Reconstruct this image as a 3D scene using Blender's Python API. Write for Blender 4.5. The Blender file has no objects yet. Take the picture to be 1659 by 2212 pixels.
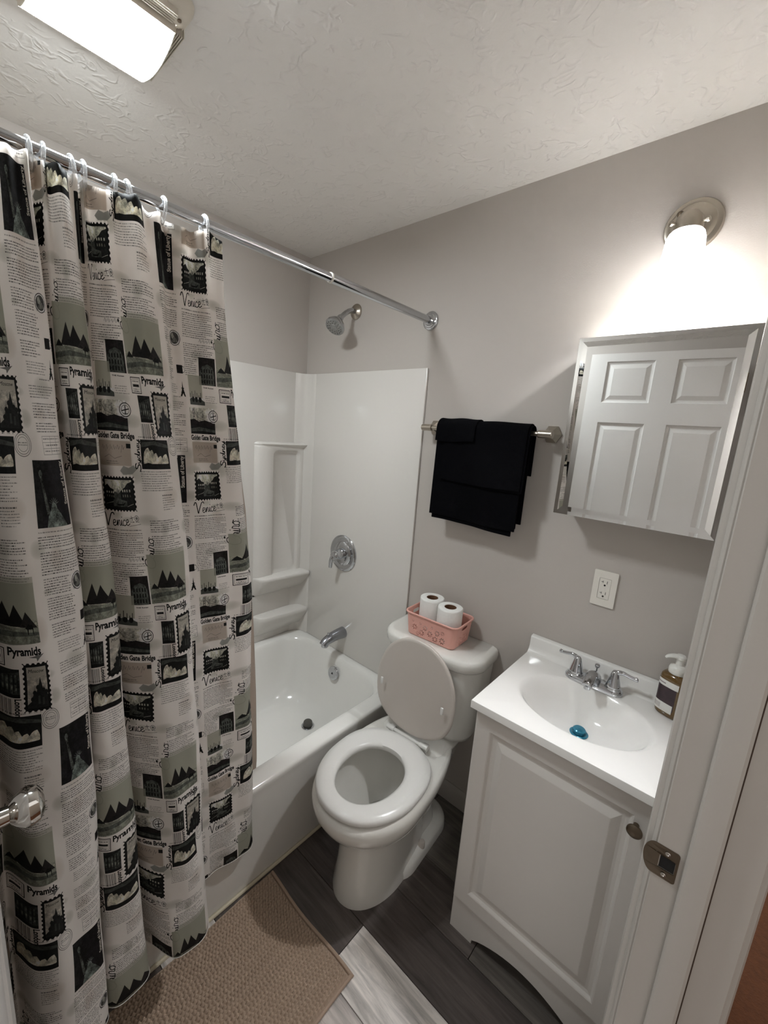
import bpy, bmesh, math, random
import numpy as np
from mathutils import Vector, Matrix
random.seed(7); rng = np.random.default_rng(11)
S = bpy.context.scene
COL = S.collection
PI = math.pi

# ------------------------------------------------------------------ camera
cam_d = bpy.data.cameras.new('camera'); cam = bpy.data.objects.new('camera', cam_d); COL.objects.link(cam)
R = [[0.7456301384659045, 0.6624533537446388, 0.07205033465430201],
     [0.18051825865320997, -0.09672636086712716, -0.9788039484014236],
     [-0.6414427916066487, 0.742832124524704, -0.19170701570361928]]
cam.matrix_world = Matrix(((R[0][0], -R[1][0], -R[2][0], 1.754316), (R[0][1], -R[1][1], -R[2][1], -1.356143),
                           (R[0][2], -R[1][2], -R[2][2], 1.503825), (0, 0, 0, 1)))
cam_d.sensor_fit = 'HORIZONTAL'; cam_d.sensor_width = 36.0; cam_d.lens = 887.71 * 36.0 / 1659.0
cam_d.clip_start = 0.005; cam_d.clip_end = 50
S.camera = cam
# ------------------------------------------------------------------ world, exposure
w = bpy.data.worlds.new('hall_ambient'); S.world = w; w.use_nodes = True
w.node_tree.nodes['Background'].inputs[0].default_value = (1.0, 0.965, 0.93, 1)
w.node_tree.nodes['Background'].inputs[1].default_value = 0.25
S.view_settings.view_transform = 'Standard'; S.view_settings.look = 'None'
S.view_settings.exposure = 2.15; S.view_settings.gamma = 1.0; S.view_settings.use_curve_mapping = False
LENS_EMIT = 27.0
SHADE_EMIT = 1.6
BULB_W = 11.5

# ------------------------------------------------------------------ materials
def srgb(r, g, b):
    f = lambda c: (c / 255 / 12.92) if c / 255 <= .04045 else ((c / 255 + .055) / 1.055) ** 2.4
    return (f(r), f(g), f(b), 1)

def mat(name, col, rough=.5, metal=0.0, bump=0.0, bscale=200.0, detail=3.0, var=0.0, vscale=6.0, coat=0.0, spec=.5, **kw):
    m = bpy.data.materials.new(name); m.use_nodes = True
    nt = m.node_tree; b = nt.nodes['Principled BSDF']
    b.inputs['Base Color'].default_value = col; b.inputs['Roughness'].default_value = rough
    b.inputs['Metallic'].default_value = metal; b.inputs['Specular IOR Level'].default_value = spec
    if coat: b.inputs['Coat Weight'].default_value = coat; b.inputs['Coat Roughness'].default_value = .08
    for k, v in kw.items(): b.inputs[k.replace('_', ' ')].default_value = v
    tc = nt.nodes.new('ShaderNodeTexCoord')
    if var:
        n = nt.nodes.new('ShaderNodeTexNoise'); n.inputs['Scale'].default_value = vscale; n.inputs['Detail'].default_value = 4
        nt.links.new(tc.outputs['Object'], n.inputs['Vector'])
        mx = nt.nodes.new('ShaderNodeMix'); mx.data_type = 'RGBA'
        mx.inputs[6].default_value = tuple(c * (1 - var) for c in col[:3]) + (1,)
        mx.inputs[7].default_value = tuple(min(1, c * (1 + var)) for c in col[:3]) + (1,)
        nt.links.new(n.outputs['Fac'], mx.inputs[0]); nt.links.new(mx.outputs[2], b.inputs['Base Color'])
    if bump:
        n = nt.nodes.new('ShaderNodeTexNoise'); n.inputs['Scale'].default_value = bscale; n.inputs['Detail'].default_value = detail
        bp = nt.nodes.new('ShaderNodeBump'); bp.inputs['Strength'].default_value = bump; bp.inputs['Distance'].default_value = .002
        nt.links.new(tc.outputs['Object'], n.inputs['Vector'])
        nt.links.new(n.outputs['Fac'], bp.inputs['Height']); nt.links.new(bp.outputs['Normal'], b.inputs['Normal'])
    return m

def emit(name, col, strength):
    m = bpy.data.materials.new(name); m.use_nodes = True; b = m.node_tree.nodes['Principled BSDF']
    b.inputs['Base Color'].default_value = col; b.inputs['Roughness'].default_value = .4
    b.inputs['Emission Color'].default_value = col; b.inputs['Emission Strength'].default_value = strength
    return m

def ceiling_mat():
    m = mat('stomped_ceiling', srgb(226, 222, 217), .85)
    nt = m.node_tree; b = nt.nodes['Principled BSDF']; N = nt.nodes.new; L = nt.links.new
    tc = N('ShaderNodeTexCoord')
    mp = N('ShaderNodeMapping'); mp.inputs['Scale'].default_value = (1, 1, 1); L(tc.outputs['Object'], mp.inputs['Vector'])
    # raised dabs: short ridges where a distorted noise crosses its mean, broken up by a patch mask
    def ridge(scale, dist, width, off):
        mo = N('ShaderNodeMapping'); mo.inputs['Location'].default_value = off; L(tc.outputs['Object'], mo.inputs['Vector'])
        n1 = N('ShaderNodeTexNoise'); n1.inputs['Scale'].default_value = scale; n1.inputs['Detail'].default_value = 1.5; n1.inputs['Distortion'].default_value = dist; L(mo.outputs[0], n1.inputs['Vector'])
        s = N('ShaderNodeMath'); s.operation = 'SUBTRACT'; s.inputs[1].default_value = .5; L(n1.outputs['Fac'], s.inputs[0])
        a = N('ShaderNodeMath'); a.operation = 'ABSOLUTE'; L(s.outputs[0], a.inputs[0])
        r = N('ShaderNodeMapRange'); r.inputs[1].default_value = 0; r.inputs[2].default_value = width; r.inputs[3].default_value = 1; r.inputs[4].default_value = 0; L(a.outputs[0], r.inputs[0])
        n2 = N('ShaderNodeTexNoise'); n2.inputs['Scale'].default_value = scale * 1.1; n2.inputs['Detail'].default_value = 1; L(mp.outputs[0], n2.inputs['Vector'])
        r2 = N('ShaderNodeMapRange'); r2.inputs[1].default_value = .52; r2.inputs[2].default_value = .60; L(n2.outputs['Fac'], r2.inputs[0])
        mu = N('ShaderNodeMath'); mu.operation = 'MULTIPLY'; L(r.outputs[0], mu.inputs[0]); L(r2.outputs[0], mu.inputs[1]); return mu
    ra, rb = ridge(15, .9, .06, (0, 0, 0)), ridge(24, .5, .07, (3, 5, 1))
    mxm = N('ShaderNodeMath'); mxm.operation = 'MAXIMUM'; L(ra.outputs[0], mxm.inputs[0]); L(rb.outputs[0], mxm.inputs[1])
    n3 = N('ShaderNodeTexNoise'); n3.inputs['Scale'].default_value = 150; n3.inputs['Detail'].default_value = 2; L(mp.outputs[0], n3.inputs['Vector'])
    ad = N('ShaderNodeMath'); ad.operation = 'MULTIPLY_ADD'; ad.inputs[1].default_value = .25; L(n3.outputs['Fac'], ad.inputs[0]); L(mxm.outputs[0], ad.inputs[2])
    bp = N('ShaderNodeBump'); bp.inputs['Strength'].default_value = .42; bp.inputs['Distance'].default_value = .0045
    L(ad.outputs[0], bp.inputs['Height']); L(bp.outputs['Normal'], b.inputs['Normal'])
    return m

def plank_mat():
    m = mat('wood_look_plank', (.1, .1, .1, 1), .42)
    nt = m.node_tree; b = nt.nodes['Principled BSDF']; N = nt.nodes.new; L = nt.links.new
    tc = N('ShaderNodeTexCoord'); oi = N('ShaderNodeObjectInfo')
    ad = N('ShaderNodeVectorMath'); ad.operation = 'ADD'
    mulv = N('ShaderNodeVectorMath'); mulv.operation = 'SCALE'; mulv.inputs[0].default_value = (7.3, 3.1, 5.7); L(oi.outputs['Random'], mulv.inputs['Scale'])
    L(tc.outputs['Object'], ad.inputs[0]); L(mulv.outputs[0], ad.inputs[1])
    mp = N('ShaderNodeMapping'); mp.inputs['Scale'].default_value = (2.2, 26, 1); L(ad.outputs[0], mp.inputs['Vector'])
    n = N('ShaderNodeTexNoise'); n.inputs['Scale'].default_value = 2.0; n.inputs['Detail'].default_value = 8; n.inputs['Roughness'].default_value = .68; n.inputs['Distortion'].default_value = .6
    L(mp.outputs[0], n.inputs['Vector'])
    mp2 = N('ShaderNodeMapping'); mp2.inputs['Scale'].default_value = (3, 7, 1); L(ad.outputs[0], mp2.inputs['Vector'])
    n2 = N('ShaderNodeTexNoise'); n2.inputs['Scale'].default_value = 1.5; n2.inputs['Detail'].default_value = 3; L(mp2.outputs[0], n2.inputs['Vector'])
    r = N('ShaderNodeMapRange'); r.inputs[1].default_value = .28; r.inputs[2].default_value = .72; r.inputs[3].default_value = .45; r.inputs[4].default_value = 1.45
    L(n.outputs['Fac'], r.inputs[0])
    r2 = N('ShaderNodeMapRange'); r2.inputs[1].default_value = .3; r2.inputs[2].default_value = .7; r2.inputs[3].default_value = .75; r2.inputs[4].default_value = 1.2
    L(n2.outputs['Fac'], r2.inputs[0])
    mu = N('ShaderNodeMath'); mu.operation = 'MULTIPLY'; L(r.outputs[0], mu.inputs[0]); L(r2.outputs[0], mu.inputs[1])
    sc = N('ShaderNodeVectorMath'); sc.operation = 'SCALE'; L(oi.outputs['Color'], sc.inputs[0]); L(mu.outputs[0], sc.inputs['Scale'])
    L(sc.outputs[0], b.inputs['Base Color'])
    bp = N('ShaderNodeBump'); bp.inputs['Strength'].default_value = .25; bp.inputs['Distance'].default_value = .001
    L(n.outputs['Fac'], bp.inputs['Height']); L(bp.outputs['Normal'], b.inputs['Normal'])
    return m

M_WALL = mat('greige_paint', srgb(182, 175, 168), .62, bump=.12, bscale=260)
M_CEIL = ceiling_mat()
M_TRIM = mat('white_trim_paint', srgb(184, 178, 171), .35, bump=.05, bscale=90)
M_DOOR = mat('white_door_paint', srgb(214, 211, 207), .4, bump=.08, bscale=300)
M_PLANK = plank_mat()
M_SUB = mat('dark_underlay', srgb(28, 25, 24), .9, bump=.2)
M_TUB = mat('tub_acrylic', srgb(225, 223, 218), .12, var=.015, coat=.4)
M_PANEL = mat('surround_acrylic', srgb(209, 205, 199), .16, bump=.03, bscale=40)
M_PORC = mat('porcelain', srgb(224, 222, 216), .08, var=.01, coat=.5)
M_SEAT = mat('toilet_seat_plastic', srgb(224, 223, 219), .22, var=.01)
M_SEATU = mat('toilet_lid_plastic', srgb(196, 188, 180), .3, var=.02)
M_WATER = mat('bowl_water', (.92, .95, .95, 1), .02, Transmission_Weight=1.0, IOR=1.33)
M_CHROME = mat('chrome', (.54, .55, .57, 1), .07, 1.0, bump=.004, bscale=30)
M_NICKEL = mat('brushed_nickel', srgb(178, 170, 158), .28, 1.0, bump=.03, bscale=300)
M_BRONZE = mat('aged_nickel', srgb(120, 108, 94), .33, 1.0, bump=.04, bscale=200)
M_DARK = mat('dark_void', srgb(12, 10, 9), .8, var=.1)
M_CAB = mat('cabinet_thermofoil', srgb(208, 203, 197), .38, bump=.04, bscale=160)
M_TOP = mat('cultured_marble', srgb(233, 231, 227), .1, var=.012, vscale=9, coat=.5)
M_FILM = mat('blue_protective_film', srgb(52, 126, 150), .2, .3, var=.15, vscale=60)
M_TOWEL = mat('black_terry', srgb(7, 7, 10), .95, bump=.8, bscale=900, spec=.06)
M_PAPER = mat('tissue_paper', srgb(232, 231, 227), .9, bump=.35, bscale=240)
M_CORE = mat('cardboard', srgb(105, 72, 48), .9, bump=.2)
M_PINK = mat('pink_plastic', srgb(222, 166, 153), .42, var=.04, vscale=30)
M_PLATE = mat('white_plastic', srgb(222, 217, 208), .35, var=.01)
M_MAT = mat('beige_chenille', srgb(182, 161, 142), .95, bump=.7, bscale=700, var=.12, vscale=120, spec=.1)
M_HEM = mat('mat_hem', srgb(170, 148, 130), .9, bump=.6, bscale=500)
M_LINER = mat('liner_fabric', srgb(190, 177, 166), .55, bump=.1, bscale=60, Transmission_Weight=.0)
M_CLEAR = mat('clear_plastic', (.95, .96, .97, 1), .08, Transmission_Weight=.75, IOR=1.45, var=.02)
M_MIRROR = mat('mirror_silver', (.90, .91, .905, 1), .004, 1.0, var=.003)
M_CABBOX = mat('white_steel', srgb(205, 203, 198), .35, var=.01)
M_SOAP = mat('amber_soap', srgb(112, 84, 40), .1, var=.18, vscale=40, Transmission_Weight=.25, coat=.6)
M_PUMP = mat('pump_plastic', srgb(226, 224, 218), .35, var=.01)
M_LABELW = mat('label_white', srgb(220, 218, 212), .5, var=.02, vscale=200)
M_LABELD = mat('label_photo', srgb(52, 34, 40), .4, var=.7, vscale=90)
M_GREYTXT = mat('label_ink', srgb(140, 128, 128), .6, var=.1)
M_FRAME = mat('cream_plastic', srgb(214, 206, 192), .45, var=.02)
M_LENS = emit('lit_lens', (.90, .965, 1, 1), LENS_EMIT)
M_SHADE = emit('lit_glass_shade', (.97, .985, 1, 1), SHADE_EMIT)
M_HALL = mat('hall_carpet', srgb(88, 50, 24), .95, bump=1.0, bscale=220, var=.35, vscale=60)
M_HALLW = mat('hall_paint', srgb(150, 138, 126), .7, bump=.1)
M_CAULK = mat('caulk', srgb(206, 196, 172), .6, var=.06, vscale=25)
M_SCREW = mat('screw_steel', srgb(190, 185, 178), .3, 1.0, var=.05)
M_RUBBER = mat('stopper_grey', srgb(88, 86, 82), .3, .35, var=.05)

# ------------------------------------------------------------------ mesh helpers
OFF = {}
def new_obj(name, me, m, parent=None, off=None):
    o = bpy.data.objects.new(name, me); COL.objects.link(o)
    if m is not None:
        me.materials.clear() if len(me.materials) else None
        me.materials.append(m)
    if parent is not None: o.parent = parent
    OFF[o.name] = off if off is not None else Vector((0, 0, 0))
    return o

def thing(name, label, cat, loc=(0, 0, 0), rotz=0, group=None, kind=None):
    o = bpy.data.objects.new(name, None); COL.objects.link(o); o.empty_display_size = .05
    o.location = loc; o.rotation_euler = (0, 0, rotz)
    if kind: o['kind'] = kind
    tag(o, label, cat, group)
    OFF[o.name] = Vector(loc) if rotz == 0 else Vector((0, 0, 0))
    return o

def tag(o, label=None, cat=None, group=None, kind=None):
    if label: o['label'] = label
    if cat: o['category'] = cat
    if group: o['group'] = group
    if kind: o['kind'] = kind
    return o

class MB:
    def __init__(s): s.bm = bmesh.new()
    def faces(s, verts, faces):
        vs = [s.bm.verts.new(v) for v in verts]
        for f in faces:
            try: s.bm.faces.new([vs[i] for i in f])
            except ValueError: pass
        return vs
    def box(s, x0, x1, y0, y1, z0, z1, bev=0, seg=2):
        b = bmesh.new()
        vs = [b.verts.new(p) for p in ((x0, y0, z0), (x1, y0, z0), (x1, y1, z0), (x0, y1, z0), (x0, y0, z1), (x1, y0, z1), (x1, y1, z1), (x0, y1, z1))]
        for f in ((3, 2, 1, 0), (4, 5, 6, 7), (0, 1, 5, 4), (1, 2, 6, 5), (2, 3, 7, 6), (3, 0, 4, 7)): b.faces.new([vs[i] for i in f])
        if bev: bmesh.ops.bevel(b, geom=list(b.edges), offset=bev, segments=seg, profile=.5, affect='EDGES')
        s.add(b); return s
    def add(s, b, mtx=None):
        me = bpy.data.meshes.new('tmp'); b.to_mesh(me); b.free()
        if mtx is not None: me.transform(mtx)
        s.bm.from_mesh(me); bpy.data.meshes.remove(me)
    def loft(s, loops, cap0=False, cap1=False, closed=True):
        ids = [[s.bm.verts.new(p) for p in lp] for lp in loops]
        n = len(loops[0])
        for a, b in zip(ids, ids[1:]):
            for i in range(n if closed else n - 1):
                j = (i + 1) % n
                try: s.bm.faces.new((a[i], a[j], b[j], b[i]))
                except ValueError: pass
        if cap0: s.bm.faces.new(list(reversed(ids[0])))
        if cap1: s.bm.faces.new(ids[-1])
        return s
    def lathe(s, prof, org, axis=(0, 0, 1), n=32, cap0=True, cap1=True, sx=1.0, sy=1.0):
        ax = Vector(axis).normalized(); t = Vector((0, 0, 1)) if abs(ax.z) < .9 else Vector((1, 0, 0))
        u = ax.cross(t).normalized(); v = ax.cross(u).normalized(); o = Vector(org)
        loops = [[o + ax * h + (u * math.cos(2 * PI * i / n) * sx + v * math.sin(2 * PI * i / n) * sy) * max(r, 1e-5) for i in range(n)] for r, h in prof]
        return s.loft(loops, cap0, cap1)
    def tube(s, pts, rad, n=16, cap=True, flat=1.0, up=None):
        pts = [Vector(p) for p in pts]
        if not isinstance(rad, (list, tuple)): rad = [rad] * len(pts)
        loops = []; u = None
        for i, p in enumerate(pts):
            t = (pts[min(i + 1, len(pts) - 1)] - pts[max(i - 1, 0)]).normalized()
            if u is None:
                r = Vector(up) if up else (Vector((0, 0, 1)) if abs(t.z) < .9 else Vector((0, 1, 0)))
                u = (r - t * r.dot(t)).normalized()
            else: u = (u - t * u.dot(t)).normalized()
            v = t.cross(u)
            loops.append([p + (u * math.cos(2 * PI * k / n) * flat + v * math.sin(2 * PI * k / n)) * rad[i] for k in range(n)])
        return s.loft(loops, cap, cap)
    def obj(s, name, m, parent=None, smooth=True, angle=38, local=False):
        bmesh.ops.recalc_face_normals(s.bm, faces=s.bm.faces)
        me = bpy.data.meshes.new(name); s.bm.to_mesh(me); s.bm.free()
        off = OFF.get(parent.name, Vector((0, 0, 0))) if parent is not None else Vector((0, 0, 0))
        if off.length and not local: me.transform(Matrix.Translation(-off))
        if smooth:
            me.shade_smooth(); me.set_sharp_from_angle(angle=math.radians(angle))
        return new_obj(name, me, m, parent, off)

def catmull(P, n):
    P = [np.array(p, float) for p in P]; out = []
    for i in range(len(P) - 1):
        p0 = P[i - 1] if i else 2 * P[0] - P[1]; p1, p2 = P[i], P[i + 1]; p3 = P[i + 2] if i + 2 < len(P) else 2 * P[-1] - P[-2]
        for k in range(n):
            t = k / n
            out.append(.5 * (2 * p1 + (p2 - p0) * t + (2 * p0 - 5 * p1 + 4 * p2 - p3) * t * t + (3 * p1 - p0 - 3 * p2 + p3) * t ** 3))
    out.append(P[-1]); return out

def rrect(x0, x1, y0, y1, z, r, seg=8):
    pts = []
    r = min(r, (x1 - x0) / 2 - 1e-4, (y1 - y0) / 2 - 1e-4)
    for cx, cy, a in ((x1 - r, y1 - r, 0), (x0 + r, y1 - r, 90), (x0 + r, y0 + r, 180), (x1 - r, y0 + r, 270)):
        for k in range(seg + 1):
            t = math.radians(a + 90 * k / seg); pts.append((cx + r * math.cos(t), cy + r * math.sin(t), z))
    return pts

def struct(name, mb, m, parent=None, **k):
    o = mb.obj(name, m, parent, **k)
    if parent is None: o['kind'] = 'structure'
    return o

def flat_shape(name, outer, holes, th):
    """2D outline (x,y) with holes -> solid slab mesh from z=0 to z=th"""
    cu = bpy.data.curves.new(name, 'CURVE'); cu.dimensions = '2D'; cu.fill_mode = 'BOTH'; cu.extrude = th / 2
    for lp in [outer] + holes:
        sp = cu.splines.new('POLY'); sp.points.add(len(lp) - 1); sp.use_cyclic_u = True
        for q, p in zip(sp.points, lp): q.co = (p[0], p[1], 0, 1)
    ob = bpy.data.objects.new(name, cu); COL.objects.link(ob)
    dg = bpy.context.evaluated_depsgraph_get(); dg.update()
    me = bpy.data.meshes.new_from_object(ob.evaluated_get(dg))
    bpy.data.objects.remove(ob); bpy.data.curves.remove(cu)
    me.transform(Matrix.Translation((0, 0, th / 2)))
    return me

H = 2.2959
XR = 1.760       # face of the doorway wall
# ================================================================== SETTING
# floor: planks over an underlay
floor = MB(); floor.box(-.06, XR + .115, -1.56, .06, -.05, -.006)
floor = struct('floor', floor, M_SUB)
plank_me = None
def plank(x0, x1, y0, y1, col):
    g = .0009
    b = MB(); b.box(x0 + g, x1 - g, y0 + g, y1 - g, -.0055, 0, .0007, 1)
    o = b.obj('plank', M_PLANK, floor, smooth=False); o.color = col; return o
DK = srgb(90, 82, 78); DK2 = srgb(84, 76, 73); MD = srgb(104, 98, 92); LT = srgb(214, 208, 202); LT2 = srgb(196, 188, 182)  # pale and dark tones put sconce light and furniture shade into the plank colour
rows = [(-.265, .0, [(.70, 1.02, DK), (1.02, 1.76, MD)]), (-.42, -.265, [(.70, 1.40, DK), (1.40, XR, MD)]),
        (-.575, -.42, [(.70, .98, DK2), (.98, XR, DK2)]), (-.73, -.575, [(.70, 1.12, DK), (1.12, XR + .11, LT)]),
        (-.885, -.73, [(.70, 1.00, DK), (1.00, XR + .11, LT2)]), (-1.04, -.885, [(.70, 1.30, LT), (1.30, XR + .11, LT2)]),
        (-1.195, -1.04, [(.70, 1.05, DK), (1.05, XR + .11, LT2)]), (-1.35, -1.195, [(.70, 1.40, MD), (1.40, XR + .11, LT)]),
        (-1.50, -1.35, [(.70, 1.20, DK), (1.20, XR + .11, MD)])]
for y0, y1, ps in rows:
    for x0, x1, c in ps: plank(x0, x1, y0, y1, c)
struct('ceiling', MB().box(-.06, XR + .115, -1.56, .06, H, H + .08), M_CEIL, smooth=False)
struct('wall_left', MB().box(-.10, 0, -1.60, .0, 0, H), M_WALL, smooth=False)
struct('wall_back', MB().box(-.10, XR + .115, 0, .10, 0, H), M_WALL, smooth=False)
struct('wall_front', MB().box(-.10, XR + .115, -1.60, -1.50, 0, H), M_WALL, smooth=False)
JY0, JY1 = -1.430, -.70
wr = MB(); wr.box(XR, XR + .098, JY1 + .018, 0, 0, H); wr.box(XR, XR + .098, -1.50, JY0 - .018, 0, H); wr.box(XR, XR + .098, JY0 - .018, JY1 + .018, 2.02, H)
struct('wall_right', wr, M_WALL, smooth=False)
# hall beyond the doorway
hf = MB(); hf.box(XR + .115, 3.2, -2.6, 1.2, -.05, -.002); struct('floor_hall', hf, M_HALL, smooth=False)
struct('wall_hall', MB().box(3.2, 3.3, -2.6, 1.2, 0, H), M_HALLW, smooth=False)

# jamb with stop and strike plate
jamb = MB(); jamb.box(XR - .006, XR + .103, JY1, JY1 + .018, 0, 2.02, .0015, 1); trim_1 = struct('trim_1', jamb, M_TRIM, smooth=False)
st = MB()
prof = [(XR + .028, JY1 + .001), (XR + .0285, JY1 - .008), (XR + .031, JY1 - .0105), (XR + .034, JY1 - .0115), (XR + .057, JY1 - .0115), (XR + .0605, JY1 - .0095), (XR + .0615, JY1 + .001)]
st.loft([[(x, y, 0) for x, y in prof], [(x, y, 2.0) for x, y in prof]], True, True); st.obj('door_stop', M_TRIM, trim_1, angle=22)
MB().box(XR + .0617, XR + .0630, JY1 - .0006, JY1 + .001, 0, 2.0).obj('shadow_strip', mat('shadow_brown', srgb(70, 54, 44), .8, var=.3, vscale=14), trim_1, smooth=False)  # thin brown strip painted as the shade along the stop's far edge
# strike plate: slab with latch hole, lip bent round the jamb corner
def arc(cx, cy, r, a0, a1, n=6): return [(cx + r * math.cos(math.radians(a0 + (a1 - a0) * k / n)), cy + r * math.sin(math.radians(a0 + (a1 - a0) * k / n))) for k in range(n + 1)]
sx0, sx1, sz0, sz1 = XR - .0205, XR + .0225, .902, .9525
outl = arc(sx1 - .004, sz1 - .004, .004, 0, 90, 4) + [(XR - .004, sz1)] + [(XR - .006 + .0135 * math.cos(math.radians(a_)), (sz0 + sz1) / 2 + (sz1 - sz0) / 2 * math.sin(math.radians(a_))) for a_ in range(95, 266, 10)] + [(XR - .004, sz0)] + arc(sx1 - .004, sz0 + .004, .004, 270, 360, 4)
sx0 = XR - .031
hole = [(XR + .0, .9165), (XR + .019, .9165), (XR + .0195, .918), (XR + .0195, .9355), (XR + .018, .9375), (XR + .0, .9375)]
me = flat_shape('strike_plate', outl, [hole], .0014)
bmv = me.vertices
for v in bmv:
    x, z, d = v.co.x, v.co.y, v.co.z
    yy = JY1 - d - .0003
    if x < XR - .006: yy += .0035 * ((XR - .006 - x) / .0135) ** 2
    v.co = (x, yy, z)
sp = new_obj('strike_plate', me, M_BRONZE, trim_1); tag(sp, 'bronze strike plate')
for z in (.9445, .909):
    MB().lathe([(.0033, 0), (.0033, .0008), (.0018, .0012), (.0014, .0005)], (XR + .0085, JY1 - .0016, z), (0, -1, 0), 14).obj('screw', M_SCREW, sp)
MB().box(XR + .001, XR + .019, JY1 - .0003, JY1 + .001, .917, .937).obj('latch_hole', M_DARK, sp, smooth=False)
# casings (profiles extruded up, with head pieces)
def casing(name, prof):
    b = MB(); b.loft([[(x, y, 0) for x, y in prof], [(x, y, 2.075) for x, y in prof]], True, True); return struct(name, b, M_TRIM)
casing('trim_2', [(XR, JY1 + .005), (XR - .008, JY1 + .005), (XR - .0115, JY1 + .008), (XR - .0125, JY1 + .012), (XR - .0185, JY1 + .0145), (XR - .0205, JY1 + .019), (XR - .0185, JY1 + .026), (XR - .014, JY1 + .052), (XR - .011, JY1 + .056), (XR, JY1 + .057)])
X2 = XR + .098
casing('trim_3', [(X2, JY1 + .006), (X2 + .010, JY1 + .006), (X2 + .0115, JY1 + .010), (X2 + .0135, JY1 + .016), (X2 + .0135, JY1 + .045), (X2 + .011, JY1 + .056), (X2, JY1 + .057)])
b = MB(); b.box(XR - .006, XR + .110, JY0 - .018, JY0, 0, 2.02); b.box(XR - .006, XR + .110, JY0, JY1, 2.002, 2.02); struct('trim_4', b, M_TRIM, smooth=False)
b = MB(); b.box(XR - .015, XR, JY0 - .06, JY0 - .006, 0, 2.07, .003); b.box(XR - .015, XR, JY0 - .06, JY1 + .06, 2.014, 2.07, .003); struct('trim_5', b, M_TRIM)

def base_board(name, x0, x1, y):
    b = MB(); pr = [(0, 0), (.011, 0), (.011, .062), (.009, .070), (.0055, .076), (.004, .083), (0, .083)]
    b.loft([[(x, y - p, z) for p, z in pr] for x in (x0, x1)], True, True); return struct(name, b, M_TRIM)
base_board('baseboard_back', .79, 1.311, 0)

# open six panel door
DW, DH, DT = .675, 1.975, .034
da = math.radians(180 - 4.2)
door = bpy.data.objects.new('door_1', None); COL.objects.link(door); door['kind'] = 'structure'
door.location = (1.694, -1.419, .012); door.rotation_euler = (0, 0, da)
OFF['door_1'] = Vector((0, 0, 0))
# local: x from hinge to free edge, room-side (camera side) face is at local y = -DT.. so local -y faces +y world
cols = [(.068, .285), (.378, .595)]
zr = [(.205, .80), (.90, 1.625), (1.728, 1.935)]
slab = MB()
gx = [0] + [c for p in cols for c in p] + [DW]; gz = [0] + [c for p in zr for c in p] + [DH]
for i in range(len(gx) - 1):
    for j in range(len(gz) - 1):
        if i in (1, 3) and j in (1, 3, 5): continue
        for y in (-.001, -DT):
            slab.faces([(gx[i], y, gz[j]), (gx[i + 1], y, gz[j]), (gx[i + 1], y, gz[j + 1]), (gx[i], y, gz[j + 1])], [(0, 1, 2, 3)])
for a, c in (((0, 0), (DW, 0)), ((0, DH), (DW, DH))):
    slab.faces([(a[0], -.001, a[1]), (c[0], -.001, c[1]), (c[0], -DT, c[1]), (a[0], -DT, a[1])], [(0, 1, 2, 3)])
for x in (0, DW): slab.faces([(x, -.001, 0), (x, -DT, 0), (x, -DT, DH), (x, -.001, DH)], [(0, 1, 2, 3)])
slab.obj('door_slab', M_DOOR, door, smooth=False, local=True)
for (x0, x1) in cols:
    for (z0, z1) in zr:
        p = MB()
        def rl(d, y): return [(x0 + d, y, z0 + d), (x1 - d, y, z0 + d), (x1 - d, y, z1 - d), (x0 + d, y, z1 - d)]
        for s, f in ((-1, -DT), (1, -.001)):
            g = -s
            p.loft([rl(0, f), rl(.004, f + g * .006), rl(.012, f + g * .0085), rl(.016, f + g * .0085), rl(.036, f + g * .002), rl(.038, f + g * .002)], False, True)
        p.obj('panel', M_DOOR, door, smooth=False, local=True)
k = MB(); kx, kz = DW - .060, .941
k.lathe([(.031, 0), (.031, .003), (.026, .007), (.013, .010), (.012, .022), (.019, .028), (.0255, .036), (.027, .044), (.024, .053), (.014, .059), (.001, .060)], (kx, -DT, kz), (0, -1, 0), 36)
kn = k.obj('door_knob', mat('polished_nickel', (.62, .60, .57, 1), .09, 1.0, bump=.01, bscale=40), door, local=True); tag(kn, 'polished round door knob')
k = MB(); k.lathe([(.031, 0), (.031, .003), (.026, .007), (.013, .010), (.012, .022), (.019, .028), (.0255, .036), (.027, .044), (.024, .053), (.014, .059), (.001, .060)], (kx, -.001, kz), (0, 1, 0), 36)
k.obj('door_knob', M_NICKEL, door, local=True)
for z in (.2, 1.0, 1.78):
    MB().lathe([(.006, 0), (.006, .085)], (-.004, -DT - .004, z), (0, 0, 1), 12).obj('hinge', M_BRONZE, door, local=True)

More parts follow.
